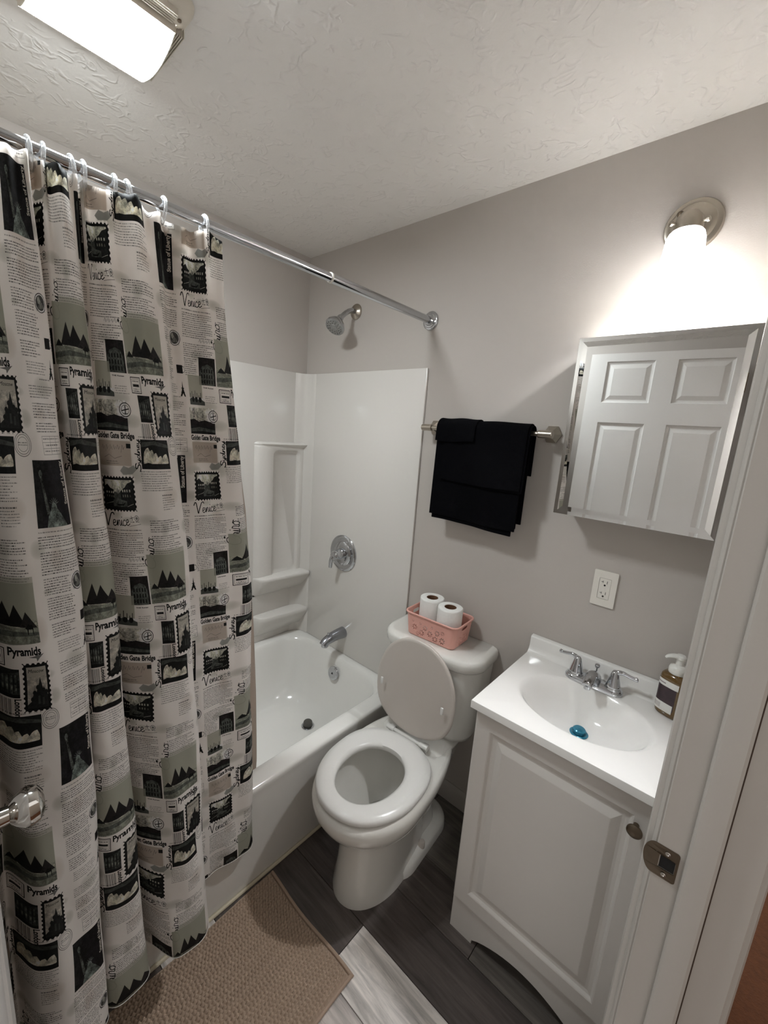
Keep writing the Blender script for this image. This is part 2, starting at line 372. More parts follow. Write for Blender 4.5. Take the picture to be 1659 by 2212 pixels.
# ================================================================== TUB
ZT = .380
tub = thing('bathtub', 'white acrylic alcove bathtub behind the printed shower curtain', 'bathtub', (.39, -.75, 0))
b = MB()
def tl(d, z, r): return rrect(.002 + (0 if d < .03 else d), .785 - d, -1.498 + (0 if d < .03 else d), -.002 - (0 if d < .03 else d * 1), z, r, 8)
def tin(x0, x1, y0, y1, z, r): return rrect(x0, x1, y0, y1, z, r, 8)
loops = [tin(.002, .770, -1.498, -.002, 0, .004), tin(.002, .774, -1.498, -.002, .05, .004), tin(.002, .779, -1.498, -.002, .33, .004), tin(.002, .783, -1.498, -.002, .355, .004),
         tin(.002, .785, -1.498, -.002, .368, .004), tin(.002, .783, -1.498, -.002, .376, .004), tin(.002, .776, -1.498, -.002, ZT, .004), tin(.020, .735, -1.47, -.020, ZT + .001, .02),
         tin(.042, .716, -1.43, -.036, ZT - .001, .10), tin(.050, .708, -1.42, -.044, ZT - .008, .11), tin(.056, .702, -1.41, -.050, ZT - .025, .115),
         tin(.070, .690, -1.38, -.064, .28, .12), tin(.085, .676, -1.33, -.082, .18, .13), tin(.105, .655, -1.27, -.105, .11, .14), tin(.135, .625, -1.20, -.135, .072, .14), tin(.18, .58, -1.12, -.18, .060, .13), tin(.34, .40, -.62, -.60, .054, .01)]
b.loft(loops, True, True); b.obj('tub_shell', M_TUB, tub, angle=50)
cb = MB(); cb.tube([(.776, -1.49, .004), (.776, -.01, .004)], .006, 8); cb.obj('caulk_line', M_CAULK, tub)
ov = MB(); ov.lathe([(.034, 0), (.035, .004), (.033, .008), (.024, .010), (.0235, .0095), (.006, .0098), (.0055, .006)], (.39, -.070, .300), (-.05, -1, .22), 36)
ov = ov.obj('overflow_plate', M_CHROME, tub); tag(ov, 'round chrome overflow plate')
MB().lathe([(.0035, 0), (.003, .002)], (.389, -.0815, .3022), (-.05, -1, .22), 12).obj('screw', M_DARK, ov)
dr = MB(); dr.lathe([(.031, 0), (.031, .003), (.024, .004), (.022, .001)], (.368, -.205, .0605), (0, 0, 1), 32); dr = dr.obj('drain_flange', M_CHROME, tub)
MB().lathe([(.020, 0), (.0215, .003), (.0215, .020), (.019, .0235), (.001, .0245)], (.368, -.205, .0625), (0, 0, 1), 32).obj('drain_stopper', M_RUBBER, dr)

# surround panels
sur = thing('tub_surround', 'glossy white acrylic tub surround panels lining the alcove walls', 'surround', (.38, -.01, ZT))
b = MB(); b.box(.001, .760, -.0105, -.0005, ZT + .002, 1.757, .002); b.obj('end_panel', M_PANEL, sur)
b = MB(); b.box(.0005, .0105, -1.497, -.0105, ZT + .002, 1.757, .002); b.obj('back_panel', M_PANEL, sur)
b = MB()
cc = [(.0105, -.075), (.014, -.070), (.017, -.060), (.021, -.045), (.032, -.031), (.048, -.022), (.070, -.017), (.084, -.015), (.090, -.0105), (.0105, -.0105)]
b.loft([[(x, y, z) for x, y in cc] for z in (ZT + .002, 1.756)], True, True); b.obj('corner_column', M_PANEL, sur)
# shelf tower: raised ledge with recess and two soap shelves
tw = MB()
X1 = .034; ya, yb_ = -.295, -.030
zt0, zt1 = .72, 1.405
# vertical strip, top ledge, strip at right
def prism(pts, z0, z1, bev=0):
    return [[(x, y, z0) for x, y in pts], [(x, y, z1) for x, y in pts]]
b = tw
nx0, nx1, nz0, nz1 = -.205, -.052, .735, 1.375
frame_out = [(ya, zt0), (yb_, zt0), (yb_, zt1), (ya, zt1)]
def fr(yA, yB, zA, zB, x, r): return [(x, p[0], p[1]) for p in [(q[0], q[1]) for q in rrect(yA, yB, zA, zB, 0, r, 6)]]
b.loft([fr(ya - .004, yb_, zt0, zt1 + .000, .0105, .012), fr(ya + .004, yb_, zt0 + .0, zt1 - .002, .026, .016), fr(ya + .014, yb_, zt0, zt1 - .006, X1, .018), fr(nx0 - .004, nx1 + .004, nz0 - .004, nz1 + .004, X1, .028), fr(nx0, nx1, nz0, nz1, X1 - .004, .025), fr(nx0 + .006, nx1 - .006, nz0 + .02, nz1 - .012, .016, .022)], False, True)
b.obj('niche', M_PANEL, sur, angle=50)
def shelf(name, zt, depth, ydeep, th, wedge):
    b = MB(); n = 18
    ys = [(-.300 + (.285) * i / n) for i in range(n + 1)]
    def dx(y):
        t = (y + .300) / .285
        return .0105 + depth * (1 - (1 - min(1, t / .16)) ** 2) ** .5 * (.62 + .38 * t)
    top_in = [(.0105, y, zt + .004) for y in ys]; top = [(dx(y) - .006, y, zt) for y in ys]; e1 = [(dx(y), y, zt - .006) for y in ys]; e2 = [(dx(y) - .002, y, zt - th) for y in ys]; bt = [(.0105 + (dx(y) - .0105) * .35, y, zt - wedge) for y in ys]; bb = [(.0105, y, zt - wedge * 1.15) for y in ys]
    b.loft([top_in, top, e1, e2, bt, bb], closed=False)
    b.obj('shelf', M_PANEL, sur, angle=60)
shelf('s', 1.412, .042, 0, .010, .030)
shelf('s', .742, .090, 0, .018, .09)
shelf('s', .532, .080, 0, .026, .10)

# tub spout, valve, shower head
t = thing('tub_spout', 'chrome tub spout with diverter on the surround end panel', 'faucet', (.378, -.0105, .50))
b = MB(); P = catmull([(.378, -.011, .497), (.378, -.05, .498), (.377, -.095, .493), (.376, -.125, .482), (.376, -.138, .470)], 5)
n = len(P); rr = [.029 + (.020 - .029) * min(1, i / (n - 4)) for i in range(n)]
b.tube([tuple(p) for p in P], rr, 24); b.obj('spout_body', mat('satin_chrome', (.36, .37, .40, 1), .22, 1.0, bump=.01, bscale=60), t)
MB().lathe([(.0175, 0), (.018, -.018), (.0165, -.020)], (.376, -.126, .480), (0, 0, 1), 24).obj('spout_nozzle', M_CHROME, t)
MB().lathe([(.003, 0), (.003, .010), (.006, .012), (.006, .017), (.003, .019)], (.377, -.108, .508), (0, 0, 1), 16).obj('diverter_knob', M_CHROME, t)
t = thing('shower_valve', 'round chrome shower valve with lever handle above the tub spout', 'faucet', (.350, -.0105, .906))
MB().lathe([(.090, 0), (.090, .004), (.085, .009), (.074, .0105), (.068, .0085), (.060, .0085), (.056, .012), (.035, .014)], (.350, -.0105, .906), (0, -1, 0), 56).obj('escutcheon', M_CHROME, t)
b = MB(); b.lathe([(.026, .010), (.026, .030), (.023, .036), (.022, .052), (.0215, .062), (.016, .070), (.001, .073)], (.350, -.0105, .906), (0, -1, 0), 32); h = b.obj('handle_hub', M_CHROME, t)
b = MB(); b.tube([tuple(p) for p in catmull([(.352, -.068, .915), (.345, -.078, .895), (.338, -.080, .872), (.334, -.078, .848), (.333, -.078, .842)], 5)], [.0135 - .004 * i / 20 for i in range(21)], 16, flat=.7, up=(0, 1, 0)); b.obj('lever', M_CHROME, h)
t = thing('showerhead', 'chrome shower head on a short bent arm high on the wall', 'shower head', (.337, -.0005, 2.013))
MB().lathe([(.033, 0), (.033, .003), (.029, .008), (.015, .012), (.0135, .014)], (.337, -.0005, 2.013), (0, -1, 0), 36).obj('flange', M_NICKEL, t)
P = catmull([(.337, -.005, 2.013), (.337, -.035, 2.010), (.338, -.065, 1.992), (.340, -.095, 1.966)], 6)
MB().tube([tuple(p) for p in P], .0105, 16).obj('arm', M_CHROME, t)
ax = Vector((.10, -.62, -.78)).normalized()
b = MB(); b.lathe([(.0135, -.004), (.0145, .008), (.0135, .013), (.020, .017), (.034, .034), (.0415, .048), (.043, .056), (.0415, .060)], (.340, -.095, 1.966), ax, 40); hd = b.obj('spray_head', M_CHROME, t)
b = MB(); b.lathe([(.040, .0602), (.037, .062), (.016, .0625), (.014, .0645), (.001, .065)], (.340, -.095, 1.966), ax, 40)
fc = b.obj('spray_face', mat('spray_face_grey', srgb(150, 150, 148), .25, .6, var=.2, vscale=120), hd)
b = MB()
t0 = Vector((0, 0, 1)); u = ax.cross(t0).normalized(); v = ax.cross(u)
for rr_, nn in ((.031, 16), (.022, 11), (.0, 1)):
    for i in range(nn):
        a = 2 * PI * i / nn; c = Vector((.340, -.095, 1.966)) + ax * .0615 + (u * math.cos(a) + v * math.sin(a)) * rr_
        b.lathe([(.0022, 0), (.0015, .003)], c, ax, 8)
no = b.obj('nozzles', M_RUBBER, hd); no['kind'] = 'stuff'

# curtain rod
t = thing('curtain_rod', 'chrome tension shower rod spanning the tub alcove', 'curtain rod', (.75, -.02, 1.93))
MB().tube([(.75, -.018, 1.93), (.75, -.506, 1.93)], .0135, 24).obj('outer_tube', M_CHROME, t)
MB().tube([(.75, -.500, 1.93), (.75, -1.482, 1.93)], .0118, 24).obj('inner_tube', M_CHROME, t)
MB().lathe([(.0145, 0), (.0145, .005)], (.75, -.504, 1.93), (0, -1, 0), 24).obj('seam_collar', M_PLATE, t)
for y, s in ((-.0005, -1), (-1.4995, 1)):
    MB().lathe([(.034, 0), (.034, .004), (.030, .007), (.027, .007), (.025, .011), (.021, .0115), (.0185, .017), (.016, .022)], (.75, y, 1.93), (0, s, 0), 40).obj('end_flange', M_CHROME, t)

# ================================================================== TOILET
TZ = math.radians(4.0)
toi = thing('toilet', 'white two piece toilet with its seat lid raised, between bathtub and vanity', 'toilet', (.985, -.006, 0), TZ)
def egg(yf, yb, hw, z, yc=-.44, nb=2.3, n=56):
    pts = []
    for i in range(n):
        a = 2 * PI * i / n; c, s_ = math.cos(a), math.sin(a)
        x = hw * math.copysign(abs(c) ** (2 / 2.1), c)
        if s_ < 0: y = yc + (yf - yc) * -abs(s_) ** (2 / 2.05) * -1
        else: y = yc + (yb - yc) * abs(s_) ** (2 / nb); 
        pts.append((x, y, z))
    return pts
b = MB()
loops = [egg(-.580, -.10, .114, 0, -.40), egg(-.580, -.10, .113, .012, -.40), egg(-.574, -.12, .106, .05, -.40), egg(-.566, -.14, .101, .12, -.40), egg(-.560, -.14, .100, .19, -.40), egg(-.562, -.13, .103, .238, -.41),
         egg(-.572, -.125, .114, .258, -.41), egg(-.596, -.115, .136, .270, -.42), egg(-.624, -.10, .156, .290, -.43), egg(-.645, -.08, .170, .315, -.44), egg(-.660, -.06, .180, .345, -.44), egg(-.664, -.05, .183, .370, -.44), egg(-.660, -.045, .181, .384, -.44), egg(-.650, -.045, .175, .392, -.44), egg(-.628, -.05, .160, .395, -.44),
         egg(-.600, -.265, .122, .394, -.44), egg(-.596, -.268, .119, .386, -.44), egg(-.600, -.262, .124, .365, -.44), egg(-.590, -.268, .118, .31, -.44), egg(-.560, -.29, .092, .24, -.44), egg(-.535, -.31, .068, .19, -.43), egg(-.50, -.33, .045, .155, -.42), egg(-.45, -.37, .02, .14, -.41)]
b.loft(loops, True, True); bowl = b.obj('bowl', M_PORC, toi, local=True, angle=60)
b = MB(); b.loft([egg(-.525, -.315, .062, .182, -.43), egg(-.505, -.33, .05, .1825, -.43)], False, True); b.obj('water', M_WATER, bowl, local=True)
# foot flange with bolt caps
b = MB()
ft = lambda z, d: [(p[0], p[1], z) for p in rrect(-.128 + d, .128 - d, -.43 + d * 2, -.060 - d, z, .09, 8)]
b.loft([ft(0, 0), ft(.026, .002), ft(.034, .007), ft(.038, .016), ft(.043, .036), ft(.10, .046)], True, True); b.obj('foot', M_PORC, toi, local=True, angle=60)
for s in (-1, 1):
    MB().lathe([(.015, 0), (.015, .002), (.0135, .004), (.0115, .020), (.008, .024), (.001, .025)], (s * .108, -.272, .034), (s * .15, 0, 1), 24).obj('bolt_cap', M_SEATU, toi, local=True)
# neck under the tank
b = MB(); b.loft([rrect(-.105, .105, -.26, -.03, .28, .05), rrect(-.118, .118, -.26, -.03, .34, .05), rrect(-.134, .134, -.262, -.03, .375, .045), rrect(-.136, .136, -.262, -.03, .390, .045), rrect(-.128, .128, -.255, -.03, .397, .045), rrect(-.11, .11, -.20, -.04, .410, .045)], True, True); b.obj('tank_neck', M_PORC, toi, local=True, angle=60)
def tankloop(hw, yf, z, rc=.075, yb=-.008, bow=.018):
    pts = []
    base = rrect(-hw, hw, yf, yb, z, .01, 10)
    # front corners with a big radius, back corners small
    r = rc
    for k in range(9): t_ = math.radians(90 * k / 8); pts.append((hw - .012 + .012 * math.cos(t_), yb - .012 + .012 * math.sin(t_), z))
    for k in range(9): t_ = math.radians(90 + 90 * k / 8); pts.append((-hw + .012 + .012 * math.cos(t_), yb - .012 + .012 * math.sin(t_), z))
    for k in range(9): t_ = math.radians(180 + 90 * k / 8); pts.append((-hw + r + r * math.cos(t_), yf + r + r * math.sin(t_), z))
    for k in range(1, 8): x = (-hw + r) + (2 * hw - 2 * r) * k / 8; pts.append((x, yf - bow * (1 - (x / (hw - r)) ** 2), z))
    for k in range(9): t_ = math.radians(270 + 90 * k / 8); pts.append((hw - r + r * math.cos(t_), yf + r + r * math.sin(t_), z))
    return pts
b = MB(); b.loft([tankloop(.150, -.150, .405, .06), tankloop(.172, -.166, .412, .07), tankloop(.178, -.172, .43, .075), tankloop(.190, -.185, .60, .08), tankloop(.196, -.188, .712, .08)], True, True); b.obj('tank', M_PORC, toi, local=True, angle=60)
b = MB(); b.loft([tankloop(.198, -.190, .706, .085), tankloop(.204, -.198, .7075, .088), tankloop(.2075, -.202, .714, .09), tankloop(.2085, -.204, .735, .09), tankloop(.2065, -.202, .746, .09), tankloop(.200, -.196, .7525, .088), tankloop(.186, -.182, .7555, .08)], True, True); b.obj('tank_lid', M_PORC, toi, local=True, angle=60)
# seat ring
def ring(o, i_, z, d): return (egg(-.655 + d, -.262 - d * .3, .173 - d, z, -.45, 2.6), egg(-.598 - i_, -.345 + i_, .098 + i_, z, -.46, 2.3))
b = MB()
b.loft([egg(-.600, -.346, .102, .402, -.465, 2.2), egg(-.596, -.348, .100, .410, -.465, 2.2), egg(-.600, -.346, .103, .4195, -.465, 2.2), egg(-.608, -.333, .113, .4235, -.46, 2.3), egg(-.632, -.285, .145, .4245, -.452, 2.6), egg(-.650, -.266, .166, .4205, -.45, 2.8), egg(-.656, -.262, .172, .412, -.45, 2.8), egg(-.654, -.263, .170, .402, -.45, 2.8), egg(-.600, -.346, .102, .402, -.465, 2.2)])
b.obj('seat', M_SEAT, toi, local=True, angle=60)
# raised lid: same outline, leaning on the tank
lid = MB()
def lidloop(d, z): return [(x * (1 - d / .17), -.45 + (y + .45) * (1 - d / .2), z) for x, y, _ in egg(-.664, -.272, .171, 0, -.45, 2.7)]
lid.loft([lidloop(.012, 0), lidloop(.003, .001), lidloop(0, .005), lidloop(.001, .011), lidloop(.006, .0155), lidloop(.03, .018)], True, True)
hy, hz = -.258, .424
mt = Matrix.Translation((0, hy, hz)) @ Matrix.Rotation(math.radians(-92.5), 4, 'X') @ Matrix.Diagonal((.965, .925, 1, 1)) @ Matrix.Translation((0, .266, 0.002))
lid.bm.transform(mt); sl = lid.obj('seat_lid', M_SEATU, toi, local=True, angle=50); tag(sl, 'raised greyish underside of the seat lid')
for s in (-1, 1):
    MB().box(s * .128 - .005, s * .128 + .005, hy - .010, hy - .004, .580, .606, .002).obj('bumper', M_SEAT, sl, local=True)
for s in (-1, 1):
    b = MB(); b.lathe([(.009, -.016), (.0095, -.012), (.0095, .012), (.009, .016)], (s * .072, hy - .004, .4215), (1, 0, 0), 20); b.box(s * .072 - .012, s * .072 + .012, hy - .002, hy + .022, .394, .420, .004)
    b.obj('hinge', M_SEAT, toi, local=True)
MB().lathe([(.0065, -.058), (.0065, .058)], (0, hy - .004, .4215), (1, 0, 0), 16).obj('hinge_bar', M_SEAT, toi, local=True)

# ================================================================== VANITY
VX0, VX1, VY = 1.312, 1.7535, -.374
van = thing('vanity_cabinet', 'small white bathroom vanity cabinet with one raised panel door by the doorway', 'cabinet', (1.53, -.19, 0))
b = MB(); b.box(VX0, VX0 + .014, VY, -.013, .0, .7795, .0008, 1); b.box(VX1 - .014, VX1, VY, -.013, .0, .7795, .0008, 1); b.box(VX0 + .014, VX1 - .014, -.022, -.016, .08, .7795); b.box(VX0 + .014, VX1 - .014, VY + .018, -.022, .11, .122)
b.box(VX0 + .014, VX1 - .014, VY, VY + .017, .735, .7795); b.obj('body', M_CAB, van)
# front skirt with arched cut-out
pts = [(VX0, 0), (VX0 + .074, 0), (VX0 + .074, .013)]
for k in range(1, 15):
    t_ = k / 15; pts.append((VX0 + .074 + t_ * (VX1 - VX0 - .148), .013 + .046 * math.sin(PI * t_) ** .8))
pts += [(VX1 - .074, .013), (VX1 - .074, 0), (VX1, 0), (VX1, .126), (VX0, .126)]
me = flat_shape('skirt', pts, [], .018)
for v in me.vertices: v.co = (v.co.x, VY - .001 - v.co.z + .012, v.co.y)
me.transform(Matrix.Translation(-OFF[van.name])); new_obj('skirt', me, M_CAB, van, OFF[van.name])
dx0, dx1, dz0, dz1 = VX0 + .003, VX1 - .003, .129, .768
b = MB()
def dl(d, y): return [(dx0 + d, y, dz0 + d), (dx1 - d, y, dz0 + d), (dx1 - d, y, dz1 - d), (dx0 + d, y, dz1 - d)]
yf = VY - .0185
b.loft([dl(0, VY - .001), dl(0, yf + .003), dl(.003, yf), dl(.044, yf), dl(.047, yf + .0015), dl(.052, yf + .0075), dl(.060, yf + .009), dl(.066, yf + .0085), dl(.084, yf + .001), dl(.086, yf + .0005), dl(.10, yf + .0005)], True, True)
dr_ = b.obj('door', M_CAB, van, smooth=False)
MB().lathe([(.006, 0), (.0055, .012), (.012, .016), (.0155, .020), (.0155, .023), (.012, .026), (.001, .027)], (1.713, yf, .704), (0, -1, 0), 28).obj('door_knob', M_BRONZE, dr_)

top = thing('countertop', 'glossy white vanity top with integral oval sink and backsplash', 'sink', (1.53, -.2, .78))
TX0, TX1, TY0, TY1, TZ0, TZ1 = 1.305, 1.7565, -.4145, -.001, .7805, .8045
cx, cy, ea, eb = 1.534, -.217, .172, .130
ang = sorted(set([2 * PI * i / 96 for i in range(96)] + [math.atan2(y - cy, x - cx) % (2 * PI) for x in (TX0, TX1) for y in (TY0, TY1)]))
def rectpt(a, d, z):
    c, s_ = math.cos(a), math.sin(a); X0, X1, Y0, Y1 = TX0 + d, TX1 - d, TY0 + d, TY1 - d
    ts = []
    if c > 1e-9: ts.append((X1 - cx) / c)
    if c < -1e-9: ts.append((X0 - cx) / c)
    if s_ > 1e-9: ts.append((Y1 - cy) / s_)
    if s_ < -1e-9: ts.append((Y0 - cy) / s_)
    t_ = min(ts); return (cx + c * t_, cy + s_ * t_, z)
def ell(k, z, dy=0):
    out = []
    for a in ang:
        c, s_ = math.cos(a), math.sin(a); r = 1 / math.sqrt((c / ea) ** 2 + (s_ / eb) ** 2)
        out.append((cx + c * r * k, cy + dy * (1 - k) + s_ * r * k, z))
    return out
b = MB()
b.loft([[rectpt(a, .004, TZ0) for a in ang], [rectpt(a, 0, TZ0 + .002) for a in ang], [rectpt(a, 0, TZ1 - .0016) for a in ang], [rectpt(a, .0005, TZ1 - .0004) for a in ang], [rectpt(a, .0018, TZ1) for a in ang],
        ell(1.04, TZ1), ell(1.0, TZ1 - .001), ell(.97, TZ1 - .004), ell(.92, TZ1 - .013), ell(.84, TZ1 - .033), ell(.74, TZ1 - .055, .02), ell(.60, TZ1 - .076, .03), ell(.42, TZ1 - .090, .034), ell(.22, TZ1 - .0965, .036), ell(.12, TZ1 - .098, .038)], False, True)
b.obj('counter_and_bowl', M_TOP, top, angle=50)
b = MB(); pr = [(-.001, TZ1 - .002), (-.040, TZ1 - .002), (-.034, TZ1 + .002), (-.026, TZ1 + .010), (-.022, TZ1 + .022), (-.020, .852), (-.0185, .8565), (-.015, .859), (-.001, .859)]
b.loft([[(x, y, z) for y, z in pr] for x in (TX0, TX1)], True, True); b.obj('backsplash', M_TOP, top, angle=50)
ZD = TZ1 - .0975; dcx, dcy = 1.532, -.187
b = MB(); b.lathe([(.024, 0), (.0245, .002), (.021, .0035), (.017, .002), (.0165, .0005)], (dcx, dcy, ZD), (0, 0, 1), 36); dfl = b.obj('drain_flange', M_FILM, top); tag(dfl, 'drain flange under blue protective film')
MB().lathe([(.0145, 0), (.0145, .007), (.0165, .008), (.017, .011), (.0145, .0135), (.001, .0145)], (dcx, dcy, ZD + .002), (0, 0, 1), 36).obj('drain_stopper', M_FILM, dfl)

fa = thing('sink_faucet', 'chrome two handle centerset faucet on the vanity top', 'faucet', (1.525, -.07, TZ1))
fcx, fcy = 1.523, -.070
b = MB()
def pill(hw, hd, z): 
    pts = []
    for k in range(13): t_ = math.radians(-90 + 180 * k / 12); pts.append((fcx + hw - hd + hd * math.cos(t_), fcy + hd * math.sin(t_), z))
    for k in range(13): t_ = math.radians(90 + 180 * k / 12); pts.append((fcx - hw + hd + hd * math.cos(t_), fcy + hd * math.sin(t_), z))
    return pts
b.loft([pill(.080, .026, TZ1 + .0003), pill(.080, .026, TZ1 + .008), pill(.077, .0235, TZ1 + .013), pill(.070, .019, TZ1 + .016)], True, True); b.obj('base_plate', M_CHROME, fa)
for s in (-1, 1):
    hx = fcx + s * .0515
    b = MB(); b.lathe([(.0225, .012), (.0225, .017), (.020, .019), (.020, .022), (.0185, .026), (.0165, .036), (.0135, .046), (.0115, .056), (.0095, .063), (.006, .068), (.001, .070)], (hx, fcy, TZ1), (0, 0, 1), 32); hh = b.obj('handle_hub', M_CHROME, fa)
    b = MB(); P = catmull([(hx, fcy, TZ1 + .050), (hx + s * .006, fcy, TZ1 + .064), (hx + s * .020, fcy + .001, TZ1 + .068), (hx + s * .036, fcy + .003, TZ1 + .064), (hx + s * .050, fcy + .005, TZ1 + .062), (hx + s * .057, fcy + .006, TZ1 + .063)], 5)
    nn = len(P); b.tube([tuple(p) for p in P], [.0095 - .0045 * min(1, i / 12) + (.0012 if i > nn - 6 else 0) - (.002 if i == nn - 1 else 0) for i in range(nn)], 14, flat=.8); b.obj('lever', M_CHROME, hh)
b = MB(); P = catmull([(fcx, fcy + .006, TZ1 + .012), (fcx, fcy - .004, TZ1 + .030), (fcx, fcy - .026, TZ1 + .041), (fcx, fcy - .052, TZ1 + .040), (fcx, fcy - .072, TZ1 + .034), (fcx, fcy - .080, TZ1 + .030)], 5)
nn = len(P); b.tube([tuple(p) for p in P], [.020 - .007 * (i / (nn - 1)) for i in range(nn)], 20, flat=.75); b.obj('spout', M_CHROME, fa)
MB().lathe([(.0095, 0), (.0095, -.010), (.008, -.011)], (fcx, fcy - .071, TZ1 + .028), (0, 0, 1), 20).obj('aerator', M_CHROME, fa)
MB().lathe([(.0022, .01), (.0022, .046), (.0065, .050), (.0075, .055), (.0065, .058), (.001, .059)], (fcx, fcy + .017, TZ1), (0, 0, 1), 16).obj('lift_rod', M_CHROME, fa)

# soap bottle
sx_, sy_, sz_ = 1.7125, -.058, TZ1 + .0003
sb = thing('soap_bottle', 'amber foaming hand soap bottle with white pump at the counter corner', 'soap bottle', (sx_, sy_, sz_))
def sq(hw, hd, z, p=3.2, n=40):
    out = []
    for i in range(n):
        a = 2 * PI * i / n; c, s_ = math.cos(a), math.sin(a)
        lx, ly = hw * math.copysign(abs(c) ** (2 / p), c), hd * math.copysign(abs(s_) ** (2 / p), s_)
        r_ = math.radians(-22); out.append((sx_ + lx * math.cos(r_) - ly * math.sin(r_), sy_ + lx * math.sin(r_) + ly * math.cos(r_), sz_ + z))
    return out
b = MB(); b.loft([sq(.028, .023, 0), sq(.031, .026, .004), sq(.0325, .027, .012), sq(.0325, .027, .105), sq(.031, .026, .114), sq(.027, .0235, .119, 2.6), sq(.020, .019, .121, 2), sq(.019, .019, .127, 2)], True, True); bot = b.obj('bottle', M_SOAP, sb, angle=50)
b = MB(); b.lathe([(.0205, .1215), (.0215, .123), (.0215, .134), (.0195, .141), (.013, .146), (.0095, .147), (.009, .162), (.0135, .164), (.0135, .170), (.010, .1735), (.001, .1745)], (sx_, sy_, sz_), (0, 0, 1), 32); pmp = b.obj('pump', M_PUMP, sb)
b = MB(); P = [(sx_, sy_, sz_ + .168), (sx_ - .014, sy_ - .006, sz_ + .1685), (sx_ - .026, sy_ - .011, sz_ + .1655), (sx_ - .032, sy_ - .0135, sz_ + .160)]
b.tube([tuple(p) for p in catmull(P, 4)], [.0125 - .0085 * i / 12 for i in range(13)], 14, flat=.55); b.obj('pump_spout', M_PUMP, pmp)
def label(name, z0, z1, m, a0, a1, d):
    b = MB(); n = 40
    lo = sq(.0325 + d, .027 + d, z0, 3.2, 160); hi = sq(.0325 + d, .027 + d, z1, 3.2, 160)
    ids = [i % 160 for i in range(a0, a1)]
    b.loft([[lo[i] for i in ids], [hi[i] for i in ids]], closed=False); return b.obj(name, m, bot)
label('label_photo', .020, .100, M_LABELD, 74, 132, .0003)
label('label_band', .084, .101, M_LABELW, 74, 135, .0006)
lb = label('label_panel', .014, .038, M_LABELW, 76, 130, .0006)
for z in (.0300, .0268, .0236, .0204): label('label_print', z, z + .0013, M_GREYTXT, 92, 116, .0008)
label('label_print', .0905, .0935, M_GREYTXT, 88, 118, .0008)

# ================================================================== WALL FITTINGS
ot = thing('wall_outlet', 'white duplex wall outlet above the sink', 'outlet', (1.4935, -.0005, 1.083))
me = flat_shape('outlet_plate', rrect(-.033, .033, -.0555, .0555, 0, .003, 4), [[(p[0], p[1]) for p in rrect(-.0165, .0165, -.033, .033, 0, .002, 3)]], .005)
for v in me.vertices: v.co = (v.co.x, -v.co.z, v.co.y)
new_obj('outlet_plate', me, M_PLATE, ot)
b = MB(); b.box(1.4935 - .016, 1.4935 + .016, -.005, -.0008, 1.083 - .0325, 1.083 + .0325, .0008, 1); rc = b.obj('receptacle', M_PLATE, ot)
for zc in (1.083 + .0175, 1.083 - .0175):
    b = MB(); b.box(1.4935 - .0062, 1.4935 - .0052, -.0054, -.0048, zc + .000, zc + .007); b.box(1.4935 - .0105, 1.4935 - .0052, -.0054, -.0048, zc + .003, zc + .0042); b.box(1.4935 + .0052, 1.4935 + .0064, -.0054, -.0048, zc - .001, zc + .0075)
    b.lathe([(.0028, 0), (.0028, .0006)], (1.4935, -.0048, zc - .0065), (0, -1, 0), 14)
    b.obj('socket_slots', M_DARK, rc, smooth=False)

tb = thing('towel_bar', 'brushed nickel towel bar with hexagonal posts on the wall', 'towel bar', (1.03, -.0005, 1.533))
BY, BZ = -.062, 1.531
for i, px in enumerate((.822, 1.270)):
    b = MB(); b.lathe([(.030, 0), (.030, .006), (.012, .026), (.0105, .030)], (px, -.0005, 1.533), (0, -1, 0), 6)
    b.lathe([(.0105, .028), (.0105, .052), (.012, .054)], (px, -.0005, 1.533), (0, -1, 0), 20)
    b.lathe([(.0115, -.022), (.0125, -.020), (.0125, .020), (.0115, .022)], (px, BY, BZ), (1, 0, 0), 24); b.obj('post', M_NICKEL, tb, angle=25)
MB().lathe([(.0078, 0), (.0078, .46)], (.815, BY, BZ), (1, 0, 0), 20).obj('bar', M_NICKEL, tb)

def towel(name, label, x0, x1, rbar, zf, zb, th, slant=0.0, layers=1, wav=.003, grp=None, zl=0.0, ph=0.0):
    """cloth folded over the bar: front drop to zf, back drop to zb, thickness th"""
    b = MB(); n = 26; cols_ = []
    for k in range(n + 1):
        t_ = k / n; x = x0 + (x1 - x0) * t_
        wv = wav * math.sin(7 * t_ + ph) + wav * .5 * math.sin(17 * t_ + 1.3 + ph)
        zF = zf + zl * (1 - t_) + slant * t_ + .003 * math.sin(5 * t_ + ph); pts = []
        ro = rbar + th
        nz = 14
        for i in range(nz + 1):
            z = zF + (BZ - zF) * i / nz; f = 1 - i / nz
            pts.append((x - .008 * f * (1 - 2 * t_) * 0, BY - ro - wv * f - .004 * f, z))
        for i in range(1, 10): a = PI - PI * i / 10; pts.append((x, BY + ro * math.cos(a), BZ + ro * math.sin(a) + .0015 * math.sin(9 * t_ + ph)))
        for i in range(nz + 1):
            z = BZ + (zb - BZ) * i / nz; f = i / nz
            pts.append((x, min(BY + ro + .003 * f - wv * .4 * f, -.004), z))
        inn = []
        for i in range(nz, -1, -1):
            z = BZ + (zb - BZ) * i / nz; f = i / nz; inn.append((x, min(BY + rbar + .003 * f - wv * .4 * f, -.008), z))
        for i in range(9, 0, -1): a = PI - PI * i / 10; inn.append((x, BY + rbar * math.cos(a), BZ + rbar * math.sin(a)))
        for i in range(nz, -1, -1):
            z = zF + (BZ - zF) * i / nz; f = 1 - i / nz; inn.append((x, BY - rbar - wv * f - .004 * f, z))
        cols_.append(pts + inn)
    b.loft(cols_, True, True); o = b.obj(name, M_TOWEL, None, angle=50); tag(o, label, 'towel', grp); return o
